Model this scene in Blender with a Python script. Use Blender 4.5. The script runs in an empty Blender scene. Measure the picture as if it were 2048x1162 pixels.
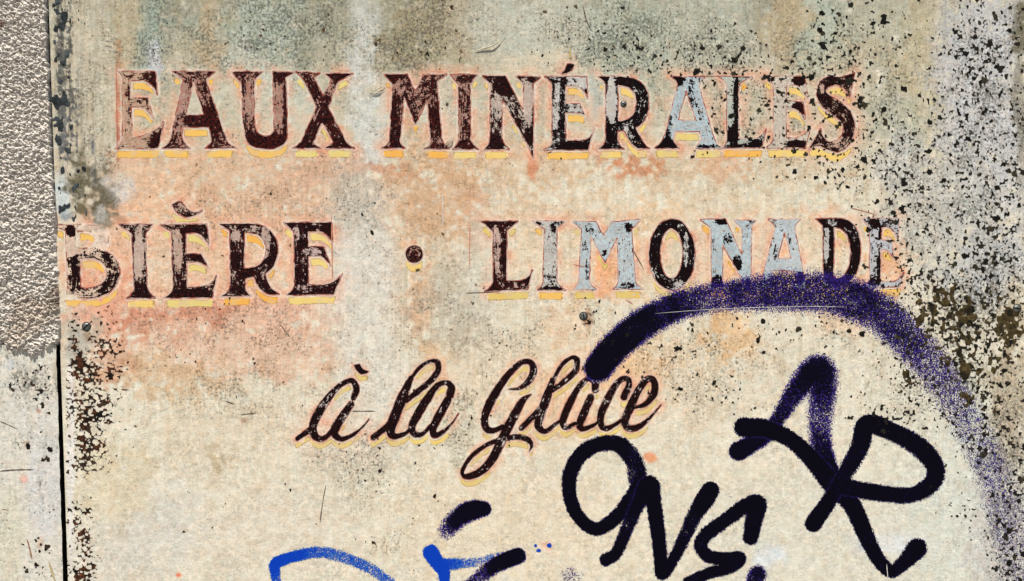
import bpy, math, random
import numpy as np
from mathutils import Vector

# ------------------------------------------------------------------ camera, sky, sun, exposure
scene = bpy.context.scene
S = 0.0008                      # metres per picture pixel on the sign's face
CX, CY, H0 = 1024.0, 581.0, 1.5 # picture centre and the height of that point above the pavement
DIST = 2.1

cam_data = bpy.data.cameras.new("camera")
cam = bpy.data.objects.new("camera", cam_data)
scene.collection.objects.link(cam)
cam.location = (0, -DIST, H0)
cam.rotation_euler = (math.radians(90), 0, 0)
cam_data.sensor_width = 36.0
cam_data.lens = 36.0 * DIST / (2048 * S)
cam_data.clip_start = 0.01
cam_data.clip_end = 500
scene.camera = cam

SUN_EL, SUN_AZ = 62.0, 20.0     # degrees; azimuth measured from the wall's normal towards the left
sd = Vector((-math.cos(math.radians(SUN_EL)) * math.sin(math.radians(SUN_AZ)),
             -math.cos(math.radians(SUN_EL)) * math.cos(math.radians(SUN_AZ)),
             math.sin(math.radians(SUN_EL))))
world = bpy.data.worlds.new("World")
scene.world = world
world.use_nodes = True
wn = world.node_tree
bg = wn.nodes["Background"]
sky = wn.nodes.new("ShaderNodeTexSky")
sky.sky_type = 'NISHITA'
sky.sun_disc = False
sky.sun_elevation = math.radians(SUN_EL)
sky.sun_rotation = math.atan2(sd.x, sd.y)
wn.links.new(sky.outputs[0], bg.inputs[0])
bg.inputs[1].default_value = 0.06
sun_data = bpy.data.lights.new("sun", 'SUN')
sun_data.energy = 5.0
sun_data.angle = math.radians(0.6)
sun_data.color = (1.0, 0.97, 0.935)
sun = bpy.data.objects.new("sun", sun_data)
scene.collection.objects.link(sun)
sun.rotation_euler = (-sd).to_track_quat('-Z', 'Y').to_euler()
scene.view_settings.view_transform = 'Standard'
scene.view_settings.look = 'None'
scene.view_settings.gamma = 1.0
scene.view_settings.use_curve_mapping = False
scene.view_settings.exposure = 0.33
scene.cycles.transparent_max_bounces = 24
scene.cycles.max_bounces = 6

# ------------------------------------------------------------------ helpers
COL = scene.collection

def lin(c):
    c = np.asarray(c, dtype=np.float64) / 255.0
    return np.where(c <= 0.04045, c / 12.92, ((c + 0.055) / 1.055) ** 2.4)

def wx(px): return (np.asarray(px) - CX) * S
def wz(py): return H0 - (np.asarray(py) - CY) * S

def smooth(a, b, x):
    t = np.clip((x - a) / (b - a), 0, 1)
    return t * t * (3 - 2 * t)

def _hash(ix, iy, seed):
    h = (ix.astype(np.int64) * 374761393 + iy.astype(np.int64) * 668265263 + seed * 974634777) & 0xFFFFFFFF
    h = ((h ^ (h >> 13)) * 1274126177) & 0xFFFFFFFF
    h = ((h ^ (h >> 16)) * 2246822519) & 0xFFFFFFFF
    return ((h ^ (h >> 15)) & 0xFFFFFF) / float(0xFFFFFF)

def vnoise(x, y, seed=0):
    ix = np.floor(x); iy = np.floor(y)
    fx = x - ix; fy = y - iy
    u = fx * fx * fx * (fx * (fx * 6 - 15) + 10)
    v = fy * fy * fy * (fy * (fy * 6 - 15) + 10)
    a = _hash(ix, iy, seed); b = _hash(ix + 1, iy, seed)
    c = _hash(ix, iy + 1, seed); d = _hash(ix + 1, iy + 1, seed)
    return (a + (b - a) * u) * (1 - v) + (c + (d - c) * u) * v

def fbm(x, y, size, seed=0, octv=4, gain=0.5, sy=None):
    """Noise in 0..1 around 0.5; size in picture pixels (sy: another size down the wall)."""
    sy = sy or size
    t = np.zeros_like(x, dtype=np.float64); amp = 1.0; tot = 0.0
    ca, sa = 0.8, 0.6
    X = x / size; Y = y / sy
    for o in range(octv):
        t += amp * vnoise(X + 17.3 * o, Y - 9.1 * o, seed + o * 13)
        tot += amp; amp *= gain
        X = X * 2.03; Y = Y * 2.03
    return (t / tot - 0.5) * 1.35 + 0.5

def iso_noise(x, y, size, seed=0, octv=2, gain=0.5):
    """Like fbm, from two turned lattices, so that no rows or columns show."""
    a = fbm(x * 0.878 + y * 0.479, y * 0.878 - x * 0.479, size, seed, octv, gain)
    b = fbm(x * 0.267 - y * 0.964, y * 0.267 + x * 0.964, size * 0.87, seed + 501, octv, gain)
    return (a + b - 1.0) * 0.72 + 0.5

def mesh_from(name, co, faces, mat, parent=None, attrs=None, smooth_shade=False):
    """co (n,3) array, faces (m,4) or (m,3) array -> one mesh object with point attributes."""
    co = np.asarray(co, dtype=np.float32); faces = np.asarray(faces, dtype=np.int32)
    me = bpy.data.meshes.new(name)
    k = faces.shape[1]
    me.vertices.add(len(co)); me.vertices.foreach_set("co", co.ravel())
    me.loops.add(faces.size); me.loops.foreach_set("vertex_index", faces.ravel())
    me.polygons.add(len(faces))
    me.polygons.foreach_set("loop_start", np.arange(0, faces.size, k, dtype=np.int32))
    me.polygons.foreach_set("loop_total", np.full(len(faces), k, dtype=np.int32))
    me.update(calc_edges=True)
    if smooth_shade:
        me.polygons.foreach_set("use_smooth", np.ones(len(faces), dtype=bool))
    for an, av in (attrs or {}).items():
        av = np.asarray(av, dtype=np.float32)
        if av.ndim == 2:
            at = me.attributes.new(an, 'FLOAT_COLOR', 'POINT')
            if av.shape[1] == 3:
                av = np.concatenate([av, np.ones((len(av), 1), np.float32)], axis=1)
            at.data.foreach_set("color", av.ravel())
        else:
            at = me.attributes.new(an, 'FLOAT', 'POINT')
            at.data.foreach_set("value", av)
    me.materials.append(mat)
    ob = bpy.data.objects.new(name, me)
    COL.objects.link(ob)
    if parent is not None:
        ob.parent = parent
    return ob

def grid_faces(nx, ny):
    i = np.arange(nx * ny).reshape(ny, nx)
    return np.stack([i[:-1, :-1], i[1:, :-1], i[1:, 1:], i[:-1, 1:]], -1).reshape(-1, 4)

def iso_mesh(name, xs, ys, phi, depth, mat, parent=None, attrs=None, cull=None, dome=0.0, split=0):
    """Skin of the region phi < 0 on the wall: a fine sheet whose border follows the outline phi = 0."""
    ny, nx = phi.shape
    h = xs[1] - xs[0]
    X, Y = np.meshgrid(xs, ys)
    gy, gx = np.gradient(phi, h)
    inside = phi < 0
    cell = inside[:-1, :-1] | inside[1:, :-1] | inside[1:, 1:] | inside[:-1, 1:]
    if cull is not None:
        cell &= ~cull[:-1, :-1]
    if split:   # every separate patch of paint becomes an object of its own
        lab = np.where(cell, np.arange(cell.size).reshape(cell.shape), -1)
        while True:
            l2 = lab.copy()
            for a, b in ((np.s_[1:], np.s_[:-1]), (np.s_[:-1], np.s_[1:]), (np.s_[:, 1:], np.s_[:, :-1]), (np.s_[:, :-1], np.s_[:, 1:])):
                l2[a] = np.where(cell[a], np.maximum(l2[a], l2[b]), -1)
            if (l2 == lab).all(): break
            lab = l2
        for v in np.unique(lab[cell]):
            one = lab == v
            if one.sum() >= split:
                keep = np.ones(phi.shape, bool); keep[:-1, :-1] = ~one
                iso_mesh(name, xs, ys, phi, depth, mat, parent, attrs, cull=keep, dome=dome)
        return None
    f = grid_faces(nx, ny)[cell.ravel()]
    if len(f) == 0:
        return None
    g2 = gx * gx + gy * gy + 1e-6
    st = np.where(phi > 0, phi, 0) / g2
    mvx = np.clip(-gx * st, -1.0 * h, 1.0 * h); mvy = np.clip(-gy * st, -1.0 * h, 1.0 * h)
    px = (X + mvx).ravel(); py = (Y + mvy).ravel()
    used, inv = np.unique(f, return_inverse=True)
    f = inv.reshape(f.shape)
    dz = np.zeros(len(used))
    if dome:
        dz = dome * np.clip(-phi.ravel()[used] / 3.0, 0, 1)
    co = np.stack([wx(px[used]), -(depth + dz), wz(py[used])], -1)
    at = {k: (v.reshape(ny * nx, -1)[used] if v.ndim == 3 else v.ravel()[used]) for k, v in (attrs or {}).items()}
    return mesh_from(name, co, f, mat, parent, at, smooth_shade=bool(dome))

def tag(o, label=None, cat=None, group=None, kind=None):
    if label: o["label"] = label
    if cat: o["category"] = cat
    if group: o["group"] = group
    if kind: o["kind"] = kind
    return o

# outlines ------------------------------------------------------------------
def parse(path):
    """'M x y L x y Q cx cy x y Z' -> list of point loops."""
    tk = path.split(); i = 0; loops = []; cur = None; cmd = None
    while i < len(tk):
        if tk[i] in 'MLQZ':
            cmd = tk[i]; i += 1
            if cmd == 'Z':
                loops.append(np.array(cur)); cur = None
                continue
        if cmd == 'M':
            if cur is not None: loops.append(np.array(cur))
            cur = [(float(tk[i]), float(tk[i + 1]))]; i += 2; cmd = 'L'
        elif cmd == 'L':
            cur.append((float(tk[i]), float(tk[i + 1]))); i += 2
        elif cmd == 'Q':
            x0, y0 = cur[-1]; x1, y1, x2, y2 = map(float, tk[i:i + 4]); i += 4
            for k in range(1, 11):
                t = k / 10
                cur.append(((1 - t) ** 2 * x0 + 2 * t * (1 - t) * x1 + t * t * x2,
                            (1 - t) ** 2 * y0 + 2 * t * (1 - t) * y1 + t * t * y2))
    if cur is not None: loops.append(np.array(cur))
    return loops

def poly_sdf(loops, X, Y):
    d = np.full(X.shape, 1e9); ins = np.zeros(X.shape, bool)
    for L in loops:
        n = len(L)
        for i in range(n):
            ax, ay = L[i]; bx, by = L[(i + 1) % n]
            ex, ey = bx - ax, by - ay
            l2 = ex * ex + ey * ey
            if l2 < 1e-9: continue
            t = np.clip(((X - ax) * ex + (Y - ay) * ey) / l2, 0, 1)
            d = np.minimum(d, (X - ax - t * ex) ** 2 + (Y - ay - t * ey) ** 2)
            if ay != by:
                c = (ay > Y) != (by > Y)
                ins ^= c & (X < (bx - ax) * (Y - ay) / (by - ay) + ax)
    d = np.sqrt(d)
    return np.where(ins, -d, d)

def spline(pts, step=2.0):
    """Catmull-Rom through rows of numbers, resampled every step pixels (columns beyond x, y are carried along)."""
    P = np.array(pts, dtype=float)
    if len(P) == 1: return P
    Q = np.vstack([2 * P[0] - P[1], P, 2 * P[-1] - P[-2]])
    out = []
    for i in range(1, len(Q) - 2):
        p0, p1, p2, p3 = Q[i - 1], Q[i], Q[i + 1], Q[i + 2]
        n = max(2, int(np.hypot(*(p2 - p1)[:2]) / step))
        t = np.linspace(0, 1, n, endpoint=False)[:, None]
        c = 0.5 * (2 * p1 + (p2 - p0) * t + (2 * p0 - 5 * p1 + 4 * p2 - p3) * t ** 2 + (3 * p1 - p0 - 3 * p2 + p3) * t ** 3)
        c[:, 2:] = (p1 + (p2 - p1) * t)[:, 2:]
        out.append(c)
    out.append(P[-1:])
    return np.vstack(out)

def stroke_sdf(strokes, X, Y):
    d = np.full(X.shape, 1e9)
    for st in strokes:
        for r in spline(st, 1.6):
            d = np.minimum(d, np.hypot(X - r[0], Y - r[1]) - r[2] * 0.5)
    return d

# materials ------------------------------------------------------------------
class NT:
    def __init__(s, name, rough=0.8, spec=0.2):
        s.m = bpy.data.materials.new(name); s.m.use_nodes = True
        s.t = s.m.node_tree; s.b = s.t.nodes["Principled BSDF"]
        s.b.inputs["Roughness"].default_value = rough
        s.b.inputs["Specular IOR Level"].default_value = spec
        s.tc = s.t.nodes.new("ShaderNodeTexCoord")
        s.out = s.t.nodes["Material Output"]
    def n(s, ty): return s.t.nodes.new(ty)
    def l(s, a, b): s.t.links.new(a, b)
    def attr(s, name, col=False):
        a = s.n("ShaderNodeAttribute"); a.attribute_name = name
        return a.outputs["Color" if col else "Fac"]
    def noise(s, px, detail=3, rough=0.55, stretch=(1, 1, 1), lo=None, hi=None, vec=None):
        """Noise with features about px picture pixels across."""
        n = s.n("ShaderNodeTexNoise"); n.inputs["Scale"].default_value = 1.0 / (px * S)
        n.inputs["Detail"].default_value = detail; n.inputs["Roughness"].default_value = rough
        src = vec or s.tc.outputs["Object"]
        if stretch != (1, 1, 1):
            mp = s.n("ShaderNodeMapping"); mp.inputs["Scale"].default_value = stretch
            s.l(src, mp.inputs[0]); src = mp.outputs[0]
        s.l(src, n.inputs["Vector"])
        o = n.outputs["Fac"]
        return s.ramp(o, lo, hi) if lo is not None else o
    def ramp(s, v, lo, hi, a=0.0, b=1.0):
        r = s.n("ShaderNodeMapRange"); r.inputs[1].default_value = lo; r.inputs[2].default_value = hi
        r.inputs[3].default_value = a; r.inputs[4].default_value = b
        s.l(v, r.inputs[0]); return r.outputs[0]
    def math(s, op, a, b=None, c=None, clamp=False):
        m = s.n("ShaderNodeMath"); m.operation = op; m.use_clamp = clamp
        for i, v in enumerate((a, b, c)):
            if v is None: continue
            if isinstance(v, (int, float)): m.inputs[i].default_value = v
            else: s.l(v, m.inputs[i])
        return m.outputs[0]
    def mix(s, f, a, b, mode='MIX'):
        m = s.n("ShaderNodeMix"); m.data_type = 'RGBA'; m.blend_type = mode
        for sock, v in ((m.inputs[0], f), (m.inputs[6], a), (m.inputs[7], b)):
            if isinstance(v, (int, float)): sock.default_value = v
            elif isinstance(v, (tuple, list, np.ndarray)): sock.default_value = (*[float(q) for q in v][:3], 1.0)
            else: s.l(v, sock)
        return m.outputs[2]
    def base(s, c):
        if isinstance(c, (tuple, list, np.ndarray)): s.b.inputs["Base Color"].default_value = (*[float(q) for q in c][:3], 1.0)
        else: s.l(c, s.b.inputs["Base Color"])
    def bump(s, h, strength=0.3, dist_px=1.0):
        b = s.n("ShaderNodeBump"); b.inputs["Strength"].default_value = strength
        b.inputs["Distance"].default_value = dist_px * S
        s.l(h, b.inputs["Height"]); s.l(b.outputs[0], s.b.inputs["Normal"])

def mat_panel(name):
    k = NT(name, 0.72, 0.25)
    c = k.attr("stain", True); dirt = k.attr("dirt")
    fine = k.noise(3.4, 3, 0.65, lo=0.33, hi=0.67)
    mid = k.noise(11, 4, 0.6, lo=0.30, hi=0.70)
    hor = k.noise(6, 3, 0.65, lo=0.34, hi=0.66)
    run = k.noise(5.0, 3, 0.6, stretch=(1, 1, 0.045), lo=0.42, hi=0.68)
    c = k.mix(k.math('MULTIPLY', run, k.ramp(dirt, 0.05, 0.4, 0.04, 0.45)), c, k.mix(1.0, c, (0.62, 0.60, 0.52), 'MULTIPLY'))
    warm = k.noise(22, 5, 0.7, lo=0.44, hi=0.62)
    cool = k.noise(16, 5, 0.72, lo=0.50, hi=0.66)
    c = k.mix(k.math('MULTIPLY', warm, 0.32), c, k.mix(1.0, c, (1.0, 0.80, 0.66), 'MULTIPLY'))
    c = k.mix(k.math('MULTIPLY', cool, 0.45), c, k.mix(1.0, c, (0.80, 0.90, 0.86), 'MULTIPLY'))
    # even grain of the old paint film
    g = k.math('ADD', k.math('MULTIPLY', fine, 0.16), k.math('ADD', k.math('MULTIPLY', mid, 0.32), k.math('MULTIPLY', hor, 0.24)))
    gv = k.ramp(g, 0.14, 0.58, 0.60, 1.20)
    cc = k.n("ShaderNodeCombineColor")
    for i in range(3): k.l(gv, cc.inputs[i])
    amp = k.math('MULTIPLY_ADD', k.noise(75, 3, 0.6, lo=0.42, hi=0.60), 0.56, 0.26)
    amp = k.math('MAXIMUM', amp, k.ramp(dirt, 0.1, 0.5))
    c = k.mix(amp, c, k.mix(1.0, c, cc.outputs[0], 'MULTIPLY'))
    # soot and mould specks gathered where the wall is dirty
    sp = k.noise(5.5, 3, 0.72)
    thr = k.ramp(dirt, 0, 1, 0.345, 0.56)
    m = k.ramp(k.math('SUBTRACT', thr, sp), 0.0, 0.06)
    c = k.mix(k.math('MULTIPLY', m, 0.80), c, k.mix(0.75, c, (0.045, 0.040, 0.028)))
    # hair-fine wandering cracks in the paint film, in patches
    wv = k.noise(7.5, 2, 0.6)
    crack = k.ramp(k.math('ABSOLUTE', k.math('SUBTRACT', wv, 0.5)), 0.008, 0.030, 1.0, 0.0)
    patch = k.noise(30, 3, 0.7, lo=0.46, hi=0.60)
    k2 = k.noise(5.0, 2, 0.6, lo=0.42, hi=0.58)
    c = k.mix(k.math('MULTIPLY', k.math('MULTIPLY', crack, k2), k.math('MULTIPLY_ADD', patch, 0.40, 0.14)), c, k.mix(0.82, c, (0.05, 0.04, 0.03)))
    pin = k.noise(2.6, 2, 0.5)
    c = k.mix(k.math('MULTIPLY', k.ramp(k.math('SUBTRACT', 0.265, pin), 0.0, 0.03), 0.8), c, (0.04, 0.03, 0.022))
    lite = k.noise(4.2, 3, 0.6, stretch=(1, 1, 1.6))
    c = k.mix(k.math('MULTIPLY', k.ramp(lite, 0.62, 0.72), 0.35), c, (0.72, 0.68, 0.60))
    k.base(c)
    k.bump(k.math('ADD', fine, k.math('ADD', k.math('MULTIPLY', mid, 1.8), k.math('MULTIPLY', warm, 2.0))), 0.16, 1.0)
    return k.m

def mat_stucco():
    k = NT("rough_render", 1.0, 0.0)
    c = k.attr("stain", True)
    f = k.noise(2.4, 3, 0.7, lo=0.32, hi=0.68)
    cc = k.n("ShaderNodeCombineColor"); gv = k.ramp(f, 0, 1, 0.48, 1.22)
    for i in range(3): k.l(gv, cc.inputs[i])
    c = k.mix(1.0, c, cc.outputs[0], 'MULTIPLY')
    grit = k.noise(4.5, 2, 0.6, lo=0.56, hi=0.66)      # darker sand grains in the mix
    c = k.mix(k.math('MULTIPLY', grit, 0.62), c, (0.13, 0.10, 0.075))
    grit2 = k.noise(6.5, 2, 0.6, lo=0.54, hi=0.68)
    c = k.mix(k.math('MULTIPLY', grit2, 0.35), c, (0.42, 0.30, 0.20))
    k.base(c); k.bump(f, 0.3, 1.0)
    return k.m

def mat_letter():
    k = NT("old_black_lettering_paint", 0.75, 0.04)
    wear, red, ghost, phi = k.attr("wear"), k.attr("red"), k.attr("ghost", True), k.attr("phi")
    sep = k.n("ShaderNodeSeparateXYZ"); k.l(k.tc.outputs["Object"], sep.inputs[0])
    cmb = k.n("ShaderNodeCombineXYZ")
    k.l(k.math('MULTIPLY', phi, S * 6.0), cmb.inputs[0]); k.l(k.math('MULTIPLY', sep.outputs[0], 0.55), cmb.inputs[1]); k.l(k.math('MULTIPLY', sep.outputs[2], 0.55), cmb.inputs[2])
    streak = k.noise(14, 3, 0.6, vec=cmb.outputs[0], lo=0.32, hi=0.68)
    fine = k.noise(4.0, 3, 0.65, lo=0.28, hi=0.72)
    mid = k.noise(10, 3, 0.65, lo=0.30, hi=0.70)
    n = k.math('ADD', k.math('MULTIPLY', fine, 0.30), k.math('ADD', k.math('MULTIPLY', mid, 0.40), k.math('MULTIPLY', streak, 0.30)))
    mask = k.ramp(k.math('SUBTRACT', n, wear), -0.035, 0.035)
    rn = k.noise(5.0, 3, 0.7, lo=0.44, hi=0.66)
    paint = k.mix(k.math('MULTIPLY', k.math('MULTIPLY', rn, red), 0.95, clamp=True), (0.0040, 0.0025, 0.003), (0.095, 0.013, 0.009))
    g2 = k.mix(k.noise(6, 3, 0.6, lo=0.35, hi=0.65), k.mix(1.0, ghost, (0.72, 0.70, 0.70), 'MULTIPLY'), ghost)
    g3 = k.mix(k.math('MULTIPLY', k.noise(7, 3, 0.6, lo=0.46, hi=0.64), k.math('MULTIPLY_ADD', red, 0.6, 0.12)), g2, (0.34, 0.10, 0.05))
    g3 = k.mix(k.math('MULTIPLY', k.noise(10, 3, 0.65, lo=0.48, hi=0.62), 0.45), g3, (0.52, 0.43, 0.32))
    c = k.mix(mask, g3, paint)
    k.base(c); k.bump(mask, 0.25, 0.6)
    return k.m

def mat_yellow():
    k = NT("faded_yellow_shading_paint", 0.6, 0.3)
    c = k.attr("tint", True); phi = k.attr("phi")
    n = k.noise(24, 3, 0.5, lo=0.35, hi=0.7); f = k.noise(4.5, 3, 0.65, lo=0.3, hi=0.7)
    c = k.mix(k.math('MULTIPLY', n, 0.6), c, k.mix(1.0, c, (1.0, 0.80, 0.55), 'MULTIPLY'))
    c = k.mix(k.math('MULTIPLY', k.ramp(f, 0.0, 0.45, 1, 0), 0.60), c, (0.56, 0.42, 0.24))
    fade = k.noise(30, 4, 0.7, lo=0.50, hi=0.62)
    c = k.mix(k.math('MULTIPLY', fade, 0.6), c, (0.60, 0.44, 0.27))
    edge = k.math('MULTIPLY', k.ramp(phi, -1.6, -0.4), k.noise(18, 2, 0.5, lo=0.42, hi=0.55))
    c = k.mix(k.math('MULTIPLY', edge, 0.75), c, (0.22, 0.12, 0.045))
    spk = k.noise(3.6, 2, 0.5)
    c = k.mix(k.ramp(k.math('SUBTRACT', 0.27, spk), 0, 0.03), c, (0.05, 0.03, 0.02))
    k.base(c)
    return k.m

def mat_outline():
    k = NT("thin_red_outline_paint", 0.6, 0.2)
    n = k.noise(9, 3, 0.6, lo=0.35, hi=0.65); f = k.noise(3.5, 2, 0.6, lo=0.3, hi=0.7)
    c = k.mix(n, (0.33, 0.060, 0.036), k.mix(f, (0.46, 0.20, 0.13), (0.10, 0.022, 0.015)))
    lost = k.noise(26, 3, 0.6, lo=0.44, hi=0.56)
    c = k.mix(k.math('MULTIPLY', lost, 0.8), c, (0.62, 0.44, 0.34))
    k.base(c)
    return k.m

def mat_spray(name, thin, thick):
    k = NT(name, 0.75, 0.05)
    cov = k.attr("cover")
    f = k.noise(2.3, 2, 0.6, lo=0.36, hi=0.64)
    m = k.noise(9.0, 3, 0.6, lo=0.32, hi=0.68)
    n = k.math('ADD', k.math('MULTIPLY', f, 0.74), k.math('MULTIPLY', m, 0.26))
    a = k.ramp(k.math('SUBTRACT', cov, n), -0.05, 0.10)
    h = k.noise(4.0, 3, 0.7, lo=0.34, hi=0.6)
    tone = k.ramp(k.math('ADD', k.math('MULTIPLY', cov, 1.0), k.math('MULTIPLY', h, 0.55)), 0.90, 1.24)
    k.base(k.mix(tone, thin, thick))
    tr = k.n("ShaderNodeBsdfTransparent"); mx = k.n("ShaderNodeMixShader")
    k.l(a, mx.inputs[0]); k.l(tr.outputs[0], mx.inputs[1]); k.l(k.b.outputs[0], mx.inputs[2])
    k.l(mx.outputs[0], k.out.inputs["Surface"])
    return k.m

def mat_attr(name, rough=0.9, var=0.5, px=4):
    k = NT(name, rough, 0.1)
    c = k.attr("tint", True)
    f = k.noise(px, 3, 0.6, lo=0.3, hi=0.7)
    cc = k.n("ShaderNodeCombineColor"); gv = k.ramp(f, 0, 1, 1 - var, 1 + var)
    for i in range(3): k.l(gv, cc.inputs[i])
    k.base(k.mix(1.0, c, cc.outputs[0], 'MULTIPLY')); k.bump(f, 0.5, 1.5)
    return k.m

def mat_plain(name, c1, c2, px=8, rough=0.8, metal=0.0, spec=0.3):
    k = NT(name, rough, spec); k.b.inputs["Metallic"].default_value = metal
    f = k.noise(px, 4, 0.6, lo=0.35, hi=0.65)
    k.base(k.mix(f, c1, c2)); k.bump(f, 0.3, 1.0)
    return k.m

M_PANEL = mat_panel("weathered_sign_paint")
M_SIDE = mat_panel("weathered_grey_paint")
M_STUCCO = mat_stucco()
M_LETTER = mat_letter()
M_YELLOW = mat_yellow()
M_OUT = mat_outline()
M_NAVY = mat_spray("navy_spray_paint", lin((50, 32, 114)), lin((6, 4, 17)))
M_TAG = mat_spray("blue_black_spray_paint", lin((30, 19, 70)), lin((5, 3, 13)))
M_BLUE = mat_spray("blue_spray_paint", lin((44, 98, 170)), lin((8, 56, 165)))
M_LICHEN = mat_attr("dark_lichen", 0.95, 0.45, 5)
M_SCREW = mat_plain("tarnished_steel", (0.10, 0.10, 0.09), (0.22, 0.23, 0.21), 5, 0.45, 0.7)
M_SLOT = mat_plain("black_screw_slot", (0.006, 0.005, 0.005), (0.02, 0.015, 0.012), 4, 0.9)
M_MASON = mat_plain("old_masonry", (0.10, 0.085, 0.07), (0.19, 0.17, 0.14), 30, 0.95)
M_PAVE = mat_plain("grey_pavement", (0.16, 0.155, 0.145), (0.26, 0.25, 0.235), 40, 0.9)
M_PALE = mat_plain("bare_scratch", (0.50, 0.47, 0.42), (0.66, 0.62, 0.55), 6, 0.7)
M_DARKSCR = mat_plain("dirt_filled_scratch", (0.05, 0.035, 0.022), (0.15, 0.11, 0.07), 6, 0.9)
M_REDSCR = mat_plain("red_guide_line_paint", (0.45, 0.14, 0.08), (0.55, 0.24, 0.15), 6, 0.8)

# ------------------------------------------------------------------ the lettering's outlines (needed for the wall's stains too)
ZM = {  # tracing frames: x offset, y offset, scale
    'P': (0, 0, 1.0), 'Z1': (0, 0, 512 / 1750), 'Z4': (440, 100, 340 / 1646), 'Z5': (740, 100, 340 / 1646), 'Z6': (1060, 100, 340 / 1646),
    'Z7': (1380, 100, 360 / 1743), 'B1': (110, 390, 320 / 1549), 'B2': (410, 400, 320 / 1549), 'L1': (950, 410, 340 / 1796),
    'L2': (1280, 410, 300 / 1585), 'L3': (1560, 410, 300 / 1452), 'S1': (580, 700, 380 / 1577), 'S2': (900, 700, 440 / 1826),
    'G1': (1100, 540, 600 / 2048), 'G2': (1080, 840, 480 / 1732), 'G3': (1420, 690, 500 / 1231), 'G4': (500, 960, 620 / 2048)}

def tr_loops(path, z):
    ox, oy, s = ZM[z]
    return [L * s + np.array([ox, oy]) for L in parse(path)]

def tr_stroke(pts, z, wscale=1.0):
    ox, oy, s = ZM[z]
    return [(ox + p[0] * s, oy + p[1] * s, p[2] * s * wscale) + tuple(p[3:]) for p in pts]

def ell(cx, cy, rx, ry, n=40):
    return 'M ' + ' L '.join(f'{cx + rx * math.cos(2 * math.pi * i / n):.1f} {cy + ry * math.sin(2 * math.pi * i / n):.1f}' for i in range(n)) + ' Z '

MAUVE, PALE, BLUEG, TAN = (168, 132, 118), (194, 192, 184), (176, 192, 195), (196, 168, 142)
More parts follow.
